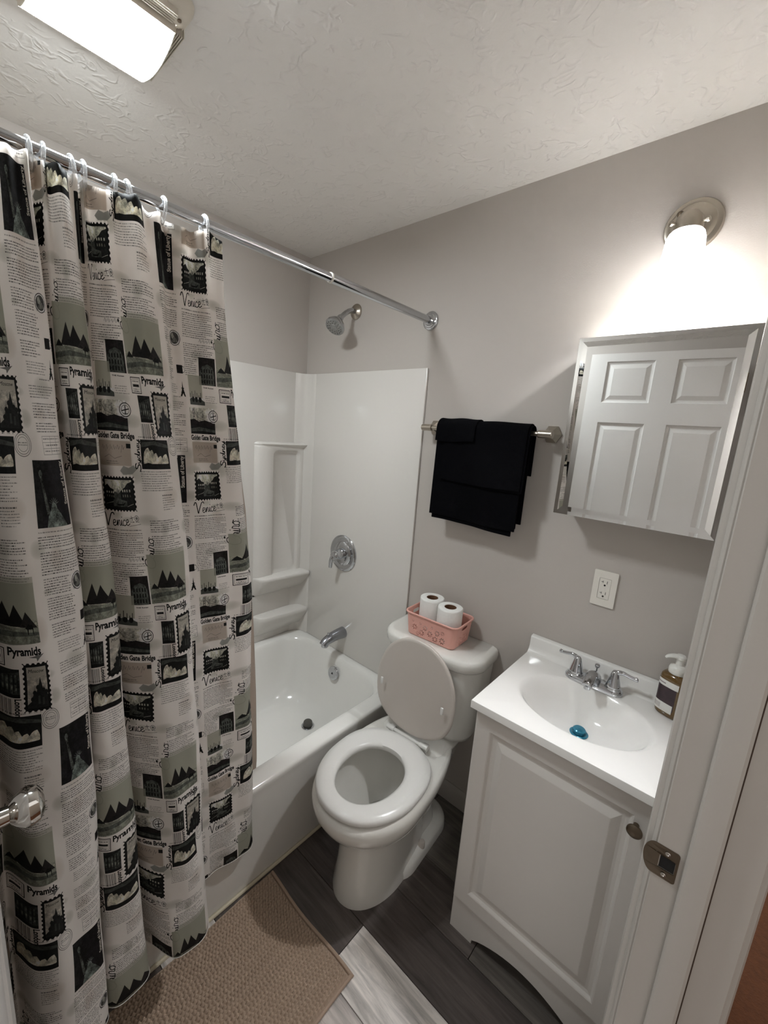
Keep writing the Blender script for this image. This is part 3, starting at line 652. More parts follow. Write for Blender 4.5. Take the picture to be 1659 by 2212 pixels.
# bath towel is folded: an inner and an outer fold of the same cloth
bt = thing('bath_towel', 'large black bath towel folded over the towel bar, longest and lowest of the towels', 'towel', (1.05, BY, BZ))
o1 = towel('fold', '', .893, 1.208, .0085, 1.200, 1.215, .006, -.004, ph=.4)
o2 = towel('fold', '', .886, 1.222, .0150, 1.214, 1.232, .006, .000, ph=1.0)
for o in (o1, o2):
    for k_ in ('label', 'category', 'group'):
        if k_ in o: del o[k_]
    o.data.transform(Matrix.Translation((-1.05, -BY, -BZ))); o.parent = bt
ht = thing('hand_towel', 'black hand towel draped over the bath towel, reaching half way down', 'towel', (1.05, BY, BZ))
o1 = towel('fold', '', .918, 1.232, .0215, 1.345, 1.395, .005, -.006, ph=2.0)
o2 = towel('fold', '', .925, 1.226, .0270, 1.350, 1.41, .0045, -.006, ph=2.4)
for o in (o1, o2):
    for k_ in ('label', 'category', 'group'):
        if k_ in o: del o[k_]
    o.data.transform(Matrix.Translation((-1.05, -BY, -BZ))); o.parent = ht
towel('washcloth', 'small black washcloth folded over the left end of the towels', .890, 1.045, .0325, 1.487, 1.47, .005, .002, ph=3.0)

# medicine cabinet
MX0, MX1, MZ0, MZ1 = 1.3462, 1.7268, 1.3053, 1.7923
mc = thing('medicine_cabinet', 'white medicine cabinet with a mirror door under the lit sconce', 'cabinet', (1.536, -.001, MZ0))
MB().box(MX0 + .006, MX1 - .006, -.100, -.001, MZ0 + .006, MZ1 - .006, .001, 1).obj('cabinet_box', M_CABBOX, mc, smooth=False)
MB().box(MX0, MX1, -.1165, -.1015, MZ0, MZ1, .0008, 1).obj('door_backing', M_CABBOX, mc, smooth=False)
b = MB()
def ml(d, y): return [(MX0 + d, y, MZ0 + d), (MX1 - d, y, MZ0 + d), (MX1 - d, y, MZ1 - d), (MX0 + d, y, MZ1 - d)]
b.loft([ml(.024, -.1190), ml(.0242, -.1190)], False, True); mir = b.obj('mirror', M_MIRROR, mc, smooth=False)
b = MB(); b.loft([ml(.0105, -.1176), ml(.024, -.1190)]); b.obj('mirror_bevel', M_MIRROR, mir, smooth=False)
b = MB(); b.loft([ml(.0, -.1168), ml(.0004, -.1175), ml(.0105, -.1176)]); b.obj('mirror_bevel', M_MIRROR, mir, smooth=False)

# sconce
sc_ = thing('wall_sconce', 'brushed nickel wall sconce with lit frosted bell shade above the mirror', 'lamp', (1.541, -.0005, 2.066))
MB().lathe([(.063, 0), (.063, .004), (.060, .009), (.051, .012), (.049, .0115), (.042, .016), (.036, .018), (.010, .019)], (1.541, -.0005, 2.066), (0, -1, 0), 56).obj('backplate', M_NICKEL, sc_)
b = MB(); b.tube([tuple(p) for p in catmull([(1.541, -.015, 2.066), (1.543, -.05, 2.068), (1.545, -.082, 2.062), (1.546, -.098, 2.045)], 6)], .010, 16); b.obj('arm', M_NICKEL, sc_)
MB().lathe([(.001, .004), (.018, .001), (.027, -.010), (.031, -.026), (.0315, -.040)], (1.546, -.098, 2.056), (0, 0, 1), 36, True, False).obj('socket_cup', M_NICKEL, sc_)
for a in (0, 2.1, 4.2):
    d = Vector((math.cos(a - .3), math.sin(a - .3), 0)); MB().lathe([(.003, 0), (.003, .008), (.0055, .009), (.0055, .014), (.002, .015)], Vector((1.546, -.098, 2.030)) + d * .030, d, 14).obj('thumb_screw', M_NICKEL, sc_)
MB().lathe([(.0075, 0), (.0075, .006), (.0045, .011), (.001, .013)], (1.512, -.018, 2.092), (0, -1, 0), 16).obj('finial', M_BRONZE, sc_)
b = MB(); b.lathe([(.027, 2.022), (.036, 2.012), (.040, 2.000), (.042, 1.975), (.046, 1.950), (.053, 1.922), (.064, 1.900), (.077, 1.884), (.0755, 1.883), (.062, 1.8985), (.051, 1.921), (.044, 1.950), (.040, 1.975), (.037, 2.0), (.025, 2.019)], (1.546, -.098, 0), (0, 0, 1), 48, False, False); shd = b.obj('glass_shade', M_SHADE, sc_)
tag(shd, 'glowing frosted glass bell shade')
bulb = MB(); bulb.lathe([(.012, 2.02), (.013, 2.0), (.022, 1.975), (.028, 1.95), (.024, 1.93), (.001, 1.918)], (1.546, -.098, 0), (0, 0, 1), 24); bulb.obj('bulb', emit('lit_bulb', (.96, .98, 1, 1), BULB_W * 20), sc_)

# ceiling fan light
cl = thing('ceiling_light', 'rectangular ceiling fan light with glowing lens and cream frame', 'lamp', (.648, -1.035, H))
FX0, FX1, FY0, FY1 = .512, .792, -1.172, -.900
b = MB(); b.loft([rrect(FX0, FX1, FY0, FY1, H - .0005, .035), rrect(FX0 + .001, FX1 - .001, FY0 + .001, FY1 - .001, H - .008, .035), rrect(FX0 + .008, FX1 - .008, FY0 + .008, FY1 - .008, H - .018, .03), rrect(FX0 + .022, FX1 - .022, FY0 + .022, FY1 - .022, H - .026, .024), rrect(FX0 + .03, FX1 - .03, FY0 + .028, FY1 - .028, H - .028, .02)], False, True)
frm = b.obj('frame', M_FRAME, cl)
LX0, LX1, LY0, LY1 = .552, .742, -1.142, -.930
b = MB(); n = 14
sec = []
for i in range(n + 1):
    t_ = i / n; x = LX0 + (LX1 - LX0) * t_; sec.append((x, H - .044 - .024 * math.sin(PI * t_) ** .7))
full = [(LX0, H - .024)] + sec + [(LX1, H - .024)]
ly = [(LY0 + .001, .97), (LY0 + .003, 1.0), (LY1 - .003, 1.0), (LY1 - .001, .97)]
b.loft([[(.647 + (x - .647) * k_, y, z) for x, z in sec] for y, k_ in ly], closed=False); ln = b.obj('lens', M_LENS, cl); tag(ln, 'glowing white lens')
b = MB()
for x_, s_x in ((LX0 - .0006, -1), (LX1 + .0006, 1)): b.box(min(x_, x_ + s_x * .002), max(x_, x_ + s_x * .002), LY0, LY1, H - .0435, H - .024)
for y_ in (LY0, LY1):
    yy_ = (y_ - .001, y_ + .001); b.loft([[(x, y, z) for x, z in full] for y in yy_], True, True)
b.obj('lens_edge', M_FRAME, ln, smooth=False)
for i in range(5):
    d = .004 * i
    b = MB(); b.box(LX1 + .006 + d * 1.5, LX1 + .009 + d * 1.5, LY0 + .006, LY1 - .006, H - .034, H - .022 , .0008, 1); b.obj('louver', M_FRAME, cl)
    b = MB(); b.box(LX0 + .006, LX1 - .006, LY1 + .004 + d, LY1 + .006 + d, H - .036, H - .020, .0006, 1); b.obj('louver', M_FRAME, cl)
MB().lathe([(.004, 0), (.004, .002), (.001, .003)], (.757, -.927, H - .026), (0, 0, -1), 14).obj('screw', M_BRONZE, cl)

# ================================================================== BASKET AND ROLLS
TOPZ = .7563
bk = thing('storage_basket', 'pink plastic storage basket with flower cut-outs on the toilet tank', 'basket', (.985, -.10, TOPZ), math.radians(3))
def petals(cx_, cz_, r, n, ph=0, k=.30):
    out = []
    for i in range(n):
        a = 2 * PI * i / n + ph; m_ = r * .68; L_ = r * .34; W_ = r * k * .62
        lp = []
        for j in range(8):
            t_ = 2 * PI * j / 8; ex, ez = L_ * math.cos(t_), W_ * math.sin(t_) * (1.1 if math.cos(t_) > 0 else .8)
            lp.append((cx_ + (m_ + ex) * math.cos(a) - ez * math.sin(a), cz_ + (m_ + ex) * math.sin(a) + ez * math.cos(a)))
        out.append(lp)
    return out
BL, BW, BH = .109, .071, .088      # half length, half width, height (at the rim)
def flare(z): return .92 + .08 * z / BH
def wall_panel(name, hl, seg, holes, place):
    outer = [(-hl, .004)] + [(-hl + 2 * hl * i / seg, .004) for i in range(1, seg)] + [(hl, .004), (hl, BH)] + [(hl - 2 * hl * i / seg, BH) for i in range(1, seg)] + [(-hl, BH)]
    me = flat_shape(name, outer, holes, .0018)
    for v in me.vertices: v.co = place(v.co.x, v.co.y, v.co.z)
    return new_obj(name, me, M_PINK, bk)
def flowers(xs):
    hs = []
    for i, (x, z, r) in enumerate(xs): hs += petals(x, z, r, 8, .2 + i * .3)
    return hs
big = [(-.066, .036, .012), (-.034, .022, .0125), (-.018, .046, .011), (.004, .030, .0125), (.028, .018, .0125), (.036, .044, .012), (.060, .022, .013), (-.052, .014, .009), (.012, .058, .006), (.058, .052, .008), (-.040, .058, .006), (-.074, .060, .006)]
rc_ = .022
fl = BL - rc_
small_f = [(x, z, r) for x, z, r in big if abs(x) < fl - r - .001]
hand = [(p[0], p[1]) for p in rrect(-.021, .021, .062, .076, 0, .0068, 6)]
side_f = [(-.028, .032, .010), (-.006, .028, .0115), (.018, .034, .0105), (.002, .046, .006), (-.020, .014, .007), (.026, .016, .007)]
wall_panel('front_side', fl, 12, flowers(small_f), lambda x, z, d: (x * flare(z), -(BW - d) * flare(z), z))
wall_panel('back_side', fl, 12, flowers(small_f), lambda x, z, d: (x * flare(z), (BW - d) * flare(z), z))
fs = BW - rc_
wall_panel('end_side', fs, 8, flowers(side_f) + [hand], lambda x, z, d: ((BL - d) * flare(z), x * flare(z), z))
wall_panel('end_side', fs, 8, flowers(side_f) + [hand], lambda x, z, d: (-(BL - d) * flare(z), x * flare(z), z))
for sx__, sy__, a0 in ((1, 1, 0), (-1, 1, 90), (-1, -1, 180), (1, -1, 270)):
    def arcp(r, z): return [((sx__ * (BL - rc_) + r * math.cos(math.radians(a0 + 90 * k_ / 8))) * flare(z), (sy__ * (BW - rc_) + r * math.sin(math.radians(a0 + 90 * k_ / 8))) * flare(z), z) for k_ in range(9)]
    o_ = [arcp(rc_, z) for z in (.004, .03, .06, BH)]; i_ = [arcp(rc_ - .0018, z) for z in (BH, .06, .03, .004)]
    b = MB(); b.loft(o_ + i_, closed=False); b.obj('corner', M_PINK, bk, local=True)
b = MB(); s0 = .92
b.loft([rrect(-BL * s0 + .003, BL * s0 - .003, -BW * s0 + .003, BW * s0 - .003, 0, .02), rrect(-BL * s0, BL * s0, -BW * s0, BW * s0, .0045, .02)], True, True); b.obj('bottom', M_PINK, bk, local=True)
rp = rrect(-BL - .002, BL + .002, -BW - .002, BW + .002, BH, .024, 8); b = MB(); b.tube(rp + [rp[0]], .0034, 10, cap=False); b.obj('rim', M_PINK, bk, local=True)
def roll(label, x, y, zt, rot):
    t = thing('toilet_paper_roll', label, 'toilet paper', (x, y, TOPZ + .0055), rot, 'toilet paper rolls in the pink basket')
    h = zt - TOPZ - .0055
    b = MB(); pr = [(.0225, .0005), (.042, 0), (.0455, .002), (.0462, .006), (.0462, h - .006), (.0456, h - .002), (.0435, h), (.0225, h - .0006)]
    n = 64; loops = []
    for r, z in pr: loops.append([((r + (.0006 * math.sin(3 * a) if r > .04 else 0)) * math.cos(a), (r + (.0006 * math.sin(3 * a) if r > .04 else 0)) * math.sin(a), z) for a in [2 * PI * i / n for i in range(n)]])
    loops.append(loops[0]); b.loft(loops); b.faces([(.0450, -.012, .001), (.0454, -.012, h - .003), (.0472, .004, h - .003), (.0468, .004, .001)], [(0, 1, 2, 3)])
    b.obj('paper', M_PAPER, t, local=True)
    b = MB(); b.loft([[(r * math.cos(2 * PI * i / 40), r * math.sin(2 * PI * i / 40), z) for i in range(40)] for r, z in ((.0222, 0), (.0222, h - .0012), (.0205, h - .0012), (.0205, 0), (.0222, 0))]); b.obj('cardboard_core', M_CORE, t, local=True)
roll('white toilet paper roll at the left in the pink basket, nearer the tub', .939, -.090, .8935, .4)
roll('white toilet paper roll at the right in the pink basket, nearer the vanity', 1.0315, -.107, .8915, 2.2)

# ================================================================== BATH MAT
bm_ = thing('bath_mat', 'beige ribbed chenille bath mat on the floor beside the tub', 'bath mat', (.985, -1.06, .0005))
mx0, mx1, my0, my1 = .792, 1.186, -1.40, -.690
nx, ny = 190, 340
xs_ = np.linspace(mx0, mx1, nx); ys_ = np.linspace(my0, my1, ny)
XX, YY = np.meshgrid(xs_, ys_, indexing='ij')
rowp = .0092; colp = .0105
r_i = np.floor((XX - mx0) / rowp)
nub = np.abs(np.sin(PI * (XX - mx0) / rowp)) ** .9 * (.25 + .75 * np.abs(np.sin(PI * ((YY - my0) / colp + .5 * (r_i % 2) + .13 * np.sin(r_i * 2.7)))) ** .7)
edge = np.minimum(np.minimum(XX - mx0, mx1 - XX), np.minimum(YY - my0, my1 - YY))
ZZ = .002 + .0150 * nub * np.clip((edge - .006) / .006, 0, 1) + .003 * np.clip(edge / .02, 0, 1) + rng.normal(0, .0004, XX.shape)
YW = YY + .004 * np.sin(XX * 17 + 1) ; XW = XX + .004 * np.sin(YY * 11)
V = np.stack([XW - .985, YW + 1.06, ZZ], -1).reshape(-1, 3)
idx = np.arange(nx * ny).reshape(nx, ny)
F = np.stack([idx[:-1, :-1], idx[1:, :-1], idx[1:, 1:], idx[:-1, 1:]], -1).reshape(-1, 4)
me = bpy.data.meshes.new('pile'); me.from_pydata(V.tolist(), [], F.tolist()); me.shade_smooth()
pile = new_obj('pile', me, M_MAT, bm_); pile['kind'] = 'stuff'
b = MB(); hp = []
for i in range(60): y = my0 + (my1 - my0) * i / 59; hp.append((mx1 + .004 * math.sin(y * 11), y, .006))
hp2 = [(mx1 - (mx1 - mx0) * i / 30, my1 + .004 * math.sin((mx1 - (mx1 - mx0) * i / 30) * 17 + 1), .006) for i in range(31)]
b.tube(hp + hp2, .0052, 8); b.obj('hem', M_HEM, bm_)

# ================================================================== SHOWER CURTAIN: printed cloth
PX = 4.0                                 # print pixels per millimetre
TW, TH = 335.0, 467.0
CW, CH = int(TW * PX), int(TH * PX)
img = np.zeros((CH, CW, 3), np.float32); PAPER = np.array([.965, .95, .935], np.float32)
img[:] = PAPER
INK = (.085, .085, .085); DKG = (.125, .130, .125); MDG = (.33, .345, .325); OLV = (.69, .69, .63); LGT = (.82, .82, .77); BEI = (.75, .70, .645)
def blend(y0, y1, x0, x1, mask, col, a=1.0):
    ys = np.arange(y0, y1) % CH; xs = np.arange(x0, x1) % CW
    reg = img[np.ix_(ys, xs)]; m_ = (mask.astype(np.float32) * a)[..., None]
    img[np.ix_(ys, xs)] = reg * (1 - m_) + np.array(col, np.float32) * m_
def grid(x0, x1, y0, y1):
    X0, X1, Y0, Y1 = int(math.floor(x0 * PX)), int(math.ceil(x1 * PX)) + 1, int(math.floor(y0 * PX)), int(math.ceil(y1 * PX)) + 1
    gx_, gy_ = np.meshgrid((np.arange(X0, X1) + .5) / PX, (np.arange(Y0, Y1) + .5) / PX); return X0, X1, Y0, Y1, gx_, gy_
def rect(x0, y0, x1, y1, col, a=1.0):
    X0, X1, Y0, Y1, gx_, gy_ = grid(x0, x1, y0, y1); blend(Y0, Y1, X0, X1, (gx_ >= x0) & (gx_ <= x1) & (gy_ >= y0) & (gy_ <= y1), col, a)
def poly(pts, col, a=1.0):
    p = np.array(pts); X0, X1, Y0, Y1, gx_, gy_ = grid(p[:, 0].min(), p[:, 0].max(), p[:, 1].min(), p[:, 1].max()); m_ = np.zeros(gx_.shape, bool)
    for (xa, ya_), (xb, yb__) in zip(pts, list(pts[1:]) + [pts[0]]):
        if ya_ == yb__: continue
        c = ((ya_ > gy_) != (yb__ > gy_)) & (gx_ < (xb - xa) * (gy_ - ya_) / (yb__ - ya_) + xa); m_ ^= c
    blend(Y0, Y1, X0, X1, m_, col, a)
def disc(cx_, cy_, rx, ry, col, a=1.0, inner=0):
    X0, X1, Y0, Y1, gx_, gy_ = grid(cx_ - rx, cx_ + rx, cy_ - ry, cy_ + ry); d = ((gx_ - cx_) / rx) ** 2 + ((gy_ - cy_) / ry) ** 2
    blend(Y0, Y1, X0, X1, (d <= 1) & (d >= inner ** 2), col, a)
def stroke(pts, wd, col, a=1.0):
    p = np.array(pts, float); X0, X1, Y0, Y1, gx_, gy_ = grid(p[:, 0].min() - wd, p[:, 0].max() + wd, p[:, 1].min() - wd, p[:, 1].max() + wd); m_ = np.zeros(gx_.shape, bool)
    for (xa, ya_), (xb, yb__) in zip(p[:-1], p[1:]):
        dx_, dy_ = xb - xa, yb__ - ya_; L2 = dx_ * dx_ + dy_ * dy_ + 1e-9
        t_ = np.clip(((gx_ - xa) * dx_ + (gy_ - ya_) * dy_) / L2, 0, 1); m_ |= (gx_ - xa - t_ * dx_) ** 2 + (gy_ - ya_ - t_ * dy_) ** 2 <= (wd / 2) ** 2
    blend(Y0, Y1, X0, X1, m_, col, a)
def smudge(cx_, cy_, rx, ry, col, a):
    X0, X1, Y0, Y1, gx_, gy_ = grid(cx_ - rx, cx_ + rx, cy_ - ry, cy_ + ry); d = ((gx_ - cx_) / rx) ** 2 + ((gy_ - cy_) / ry) ** 2
    blend(Y0, Y1, X0, X1, np.clip(1 - d, 0, 1) ** .8, col, a)
def lines(x0, y0, x1, y1, pitch=3.4, col=INK, a=.9, hgt=1.45, ragged=.25):
    pitch *= 1.32; hgt *= 1.28; y = y0
    while y < y1:
        xe = x1 - rng.random() * ragged * (x1 - x0) if rng.random() < .4 else x1
        Y = int(y * PX); x = int(x0 * PX); E_ = int(xe * PX); hh = max(2, int(hgt * PX))
        row = np.zeros((hh + 3, max(E_ - x, 1)), np.float32); i = 0
        while i < row.shape[1]:
            L_ = int(rng.integers(6, 26))
            for k_ in range(i, min(i + L_, row.shape[1])):
                if rng.random() < .62:
                    t_ = int(rng.integers(0, 3)) if rng.random() < .8 else -1; row[max(0, 2 - (2 if rng.random() < .2 else 0)) + max(t_, 0) // 2: 2 + hh - (1 if rng.random() < .4 else 0), k_] = 1
            i += L_ + 4
        blend(Y, Y + row.shape[0], x, x + row.shape[1], row, col, a); y += pitch
TXT = {}
def text_tris(body, bold):
    if (body, bold) in TXT: return TXT[(body, bold)]
    cu = bpy.data.curves.new('print_text', 'FONT'); cu.body = body; cu.size = 1; cu.offset = bold; cu.resolution_u = 3; cu.fill_mode = 'FRONT'
    ob = bpy.data.objects.new('print_text', cu); COL.objects.link(ob); dg = bpy.context.evaluated_depsgraph_get(); dg.update()
    me = bpy.data.meshes.new_from_object(ob.evaluated_get(dg)); me.calc_loop_triangles()
    co = np.array([v.co[:2] for v in me.vertices]); T = [[tuple(co[i]) for i in t_.vertices] for t_ in me.loop_triangles]
    bpy.data.objects.remove(ob); bpy.data.curves.remove(cu); bpy.data.meshes.remove(me); TXT[(body, bold)] = (T, co[:, 0].min(), co[:, 0].max()); return TXT[(body, bold)]
def text(body, x, y, width, height, rot=0, col=INK, bold=.012, shear=0.0, a=1.0):
    """baseline start (x,y) in mm, running along rot degrees (clockwise on the print)"""
    T, xa, xb = text_tris(body, bold); sx__ = width / (xb - xa); sy__ = height / .72; c, s_ = math.cos(math.radians(rot)), math.sin(math.radians(rot))
    for tri in T:
        q = []
        for px_, py_ in tri:
            X, Y = (px_ - xa) * sx__ + shear * py_ * sy__, -py_ * sy__; q.append((x + X * c - Y * s_, y + X * s_ + Y * c))
        poly(q, col, a)
G = {'C': ([[(.62, .82), (.5, 1.0), (.22, .92), (.02, .5), (.08, .1), (.34, 0), (.62, .16)]], .62), 'a': ([[(.34, .40), (.2, .47), (.05, .3), (.08, .06), (.22, .05), (.35, .40), (.33, .1), (.46, .05)]], .42),
     'i': ([[(0, .08), (.1, .45), (.08, .1), (.2, .05)], [(.13, .66), (.15, .70)]], .2), 'r': ([[(0, .06), (.08, .46), (.12, .52), (.24, .42), (.2, .1), (.32, .06)]], .3), 'o': ([[(.2, .46), (.04, .3), (.08, .05), (.24, .05), (.32, .3), (.2, .46), (.42, .40)]], .4),
     'V': ([[(-.1, .78), (0, 1.0), (.12, .9), (.26, .04), (.36, .3), (.6, .92), (.78, 1.0), (.84, .88)]], .66), 'e': ([[(.03, .2), (.22, .3), (.2, .46), (.07, .42), (.03, .15), (.14, .02), (.34, .14)]], .32), 'n': ([[(0, .15), (.08, .45), (.06, .04), (.17, .4), (.27, .43), (.27, .08), (.38, .08)]], .38),
     'c': ([[(.26, .38), (.16, .46), (.03, .28), (.07, .05), (.22, .04), (.34, .14)]], .32), 'S': ([[(.6, .84), (.46, 1.0), (.22, .9), (.26, .66), (.5, .4), (.48, .1), (.2, 0), (0, .16)]], .62), 'y': ([[(.02, .45), (.04, .12), (.18, .1), (.3, .45), (.24, 0), (.12, -.4), (0, -.34), (.1, -.1), (.36, .08)]], .36),
     'd': ([[(.26, .4), (.12, .46), (.03, .25), (.08, .03), (.24, .15), (.38, 1.0), (.32, .1), (.44, .06)]], .44)}
def script(word, x, y, width, height, rot=0, wd=1.5, col=INK):
    tot = sum(G[c][1] for c in word); k_ = width / tot; c0, s0_ = math.cos(math.radians(rot)), math.sin(math.radians(rot)); off_ = 0
    for ch in word:
        for st_ in G[ch][0]:
            P_ = catmull(st_, 8); q = []
            for p_ in P_: X, Y = (off_ + p_[0]) * k_, -p_[1] * height; q.append((x + X * c0 - Y * s0_, y + X * s0_ + Y * c0))
            stroke(q, wd * (1.5 if ch.isupper() else 1.15), col)
        off_ += G[ch][1]
def grain(x0, y0, x1, y1, amt=.35):
    X0, X1, Y0, Y1 = int(x0 * PX), int(x1 * PX), int(y0 * PX), int(y1 * PX); h_, w_ = Y1 - Y0, X1 - X0
    f_ = np.zeros((h_, w_), np.float32)
    for cell, a_ in ((5, .35), (14, .4), (40, .5)):
        g_ = rng.normal(0, 1, (h_ // cell + 3, w_ // cell + 3)); yy = np.arange(h_) / cell; xx = np.arange(w_) / cell
        yi, xi = yy.astype(int), xx.astype(int); fy, fx = (yy - yi)[:, None], (xx - xi)[None]
        f_ += a_ * (g_[yi][:, xi] * (1 - fy) * (1 - fx) + g_[yi + 1][:, xi] * fy * (1 - fx) + g_[yi][:, xi + 1] * (1 - fy) * fx + g_[yi + 1][:, xi + 1] * fy * fx)
    ys = np.arange(Y0, Y1) % CH; xs = np.arange(X0, X1) % CW; reg = img[np.ix_(ys, xs)]
    img[np.ix_(ys, xs)] = np.clip(reg * (1 + amt * f_[..., None]), .04, .95)
def sail(x0, y0, x1, y1, bulge, col):
    # shell: curved leading edge from (x0,y0) up to (x1,y1), straight trailing edge to (x1 + bulge * .3, y0)
    pts = [(x0 + (x1 - x0) * k / 10 - bulge * math.sin(PI * k / 10) * .35, y0 + (y1 - y0) * math.sin(PI / 2 * k / 10)) for k in range(11)]
    pts += [(x1 + bulge * .5 * k / 6 + bulge * .25 * math.sin(PI * k / 6), y1 + (y0 - y1) * k / 6) for k in range(1, 7)]
    poly(pts, col)
def scallop(x0, y0, x1, y1):
    rect(x0, y0, x1, y1, INK)
    n_ = max(3, int((x1 - x0) / 9)); 
    for i in range(n_):
        cx_ = x0 + (i + .5) * (x1 - x0) / n_
        for cy_ in (y0, y1): disc(cx_, cy_ + (-.4 if cy_ == y0 else .4), 2.9, 3.1, tuple(PAPER))
    n_ = max(3, int((y1 - y0) / 9))
    for i in range(n_):
        cy_ = y0 + (i + .5) * (y1 - y0) / n_
        for cx_ in (x0, x1): disc(cx_ + (-.4 if cx_ == x0 else .4), cy_, 3.1, 2.9, tuple(PAPER))
# soft map-like stains
for _ in range(26): smudge(rng.random() * TW, rng.random() * TH, 10 + rng.random() * 24, 6 + rng.random() * 16, (.58, .58, .52), .30)
for _ in range(14): smudge(rng.random() * TW, rng.random() * TH, 8 + rng.random() * 18, 10 + rng.random() * 20, (.84, .80, .76), .45)
# ---- column one: canal stamp, arena, bridge
scallop(4, 0, 94, 70); rect(11, 7, 87, 63, LGT); rect(11, 42, 87, 63, DKG); rect(30, 44, 70, 60, MDG)
poly([(11, 20), (18, 16), (26, 24), (34, 26), (34, 46), (11, 52)], DKG); poly([(87, 10), (76, 14), (68, 22), (60, 26), (54, 30), (54, 46), (87, 52)], DKG); poly([(34, 32), (40, 30), (46, 34), (54, 31), (54, 44), (34, 44)], MDG)
for x in (14, 20, 26, 31): rect(x, 30, x + 2.4, 34, LGT); rect(x, 38, x + 2.4, 42, (.5, .5, .46))
for x in (60, 66, 72, 79): rect(x, 26, x + 3, 31, LGT); rect(x, 36, x + 3, 41, (.5, .5, .46))
poly([(36, 53), (42, 55), (58, 55), (66, 51), (60, 58), (42, 58)], INK); stroke([(12, 56), (30, 51)], .8, LGT); stroke([(70, 60), (86, 55)], .8, LGT)
grain(11, 7, 87, 63, .30); script('Venice', 4, 102, 66, 27, -3); stroke([(68, 100), (100, 96)], .6, INK)
disc(90, 84, 6, 6, INK, .6, .8); disc(90, 84, 3, 3, MDG, .7); stroke([(72, 84), (82, 82)], 1, INK); stroke([(76, 79), (78, 88)], 1, INK); lines(72, 90, 96, 93, 3)
lines(2, 107, 100, 111, 5, a=.95, hgt=1.7, ragged=.1); lines(2, 114, 101, 146, 3.4); lines(2, 150, 100, 166, 3.4)
for i in range(5): x = 55 + i * 9; stroke([(x, 172), (x + 3, 166 + i % 3), (x + 5, 174), (x + 7, 168)], .6, INK, .7)
disc(94, 169, 2.6, 3, INK); lines(2, 178, 100, 206, 3.4); lines(2, 210, 46, 246, 3.4)
rect(52, 205, 101, 266, (.155, .14, .135));  poly([(55, 266), (55, 236), (62, 224), (76, 219), (90, 224), (96, 240), (96, 266)], MDG)
for r_, zz in ((0, 230), (1, 242), (2, 254)):
    for i in range(5): x = 60 + i * 7.2; disc(x, zz + 3, 2.0, 3.6, DKG); rect(x - 2, zz + 3, x + 2, zz + 8, DKG)
grain(52, 205, 101, 266, .35); grain(10, 296, 64, 312, .3); text('THE Roman', 62, 273, 30, 2.6, 0, INK, .03)
rect(10, 246, 58, 296, OLV, .8); poly([(10, 312), (10, 300), (18, 296), (22, 302), (28, 298), (36, 294), (44, 300), (56, 300), (64, 304), (64, 312)], MDG)
for x, t_ in ((14, 286), (21, 282), (27, 288), (34, 280), (41, 285), (47, 290), (53, 284)): rect(x - .7, t_, x + .7, 304, DKG)
for x in (24, 37, 50): disc(x, 300, 5, 6, DKG)
lines(66, 290, 101, 306, 3.4, a=.5)
disc(86, 336, 14, 14, INK, .85, .88); disc(86, 336, 9.4, 9.4, INK, .8, .9); stroke([(86, 329), (86, 344)], 2, INK); stroke([(78, 338), (94, 334)], 2, INK); stroke([(82, 343), (90, 343)], 1.2, INK)
rect(4, 318, 66, 350, OLV, .55); rect(4, 352, 90, 378, DKG); poly([(4, 354), (4, 346), (20, 344), (40, 350), (60, 346), (78, 350), (90, 354), (90, 360), (4, 360)], (.14, .12, .12)); poly([(4, 366), (40, 362), (90, 368), (90, 374), (50, 371), (4, 373)], MDG)
for x in (17, 22): rect(x - .7, 320, x + .7, 352, INK)
for y in (324, 331, 338): rect(17, y, 22, y + 1, INK)
stroke([(4, 342), (18, 321), (34, 340), (60, 346)], .6, INK); stroke([(4, 346), (90, 350)], .7, INK)
grain(4, 318, 90, 378, .3); text('Golden Gate Bridge', 3, 392, 100, 11.5, 0, INK, .034)
rect(5, 397, 92, 446, BEI, .75)
for i in range(6): x = 14 + i * 11; stroke([(x, 412 + (i * 7) % 9), (x + 4, 405), (x + 6, 414), (x + 9, 408)], .6, INK, .55)
rect(82, 402, 92, 411, DKG); stroke([(20, 430), (34, 424), (50, 432), (70, 427)], .7, INK, .55); lines(24, 436, 66, 443, 3.4, a=.45); poly([(62, 456), (72, 446), (84, 450), (96, 444), (104, 452), (92, 462), (70, 464)], MDG, .45)
# ---- column two: pyramids, terrace, cathedral stamp, sails
c = 105
rect(c + 12, 392, c + 100, 451, DKG); poly([(c + 12, 398), (c + 60, 394), (c + 100, 402), (c + 100, 408), (c + 50, 402), (c + 12, 408)], MDG, .8)
poly([(c + 12, 451), (c + 12, 440), (c + 40, 436), (c + 70, 442), (c + 100, 438), (c + 100, 451)], (.10, .10, .10))
for a_ in ((18, 440, 34, 408, 14, (.86, .84, .78)), (32, 440, 46, 412, 12, (.74, .73, .67)), (46, 440, 58, 418, 12, (.88, .86, .80)), (60, 440, 74, 424, 10, (.80, .78, .72)), (74, 440, 92, 420, 8, (.90, .88, .82))): sail(c + a_[0], a_[1], c + a_[2], a_[3], a_[4], a_[5])
poly([(c + 12, 451), (c + 12, 442), (c + 30, 438), (c + 60, 443), (c + 100, 439), (c + 100, 451)], (.10, .10, .10)); grain(c + 12, 392, c + 100, 451, .22)
script('Sydney', c + 9, 456, 64, 13, -90)
lines(c + 8, 386, c + 100, 388, 5, hgt=1.4); lines(c + 8, 455, c + 100, 494, 3.6, a=.6); lines(c + 62, 42, c + 100, 70, 3.6, a=.6)
lines(c + 62, 36, c + 104, 38, 5, a=.9, hgt=2.2); lines(c + 20, 88, c + 105, 114, 3.4); lines(c + 22, 120, c + 105, 158, 3.4); script('Cairo', c + 26, 190, 66, 30, -90)
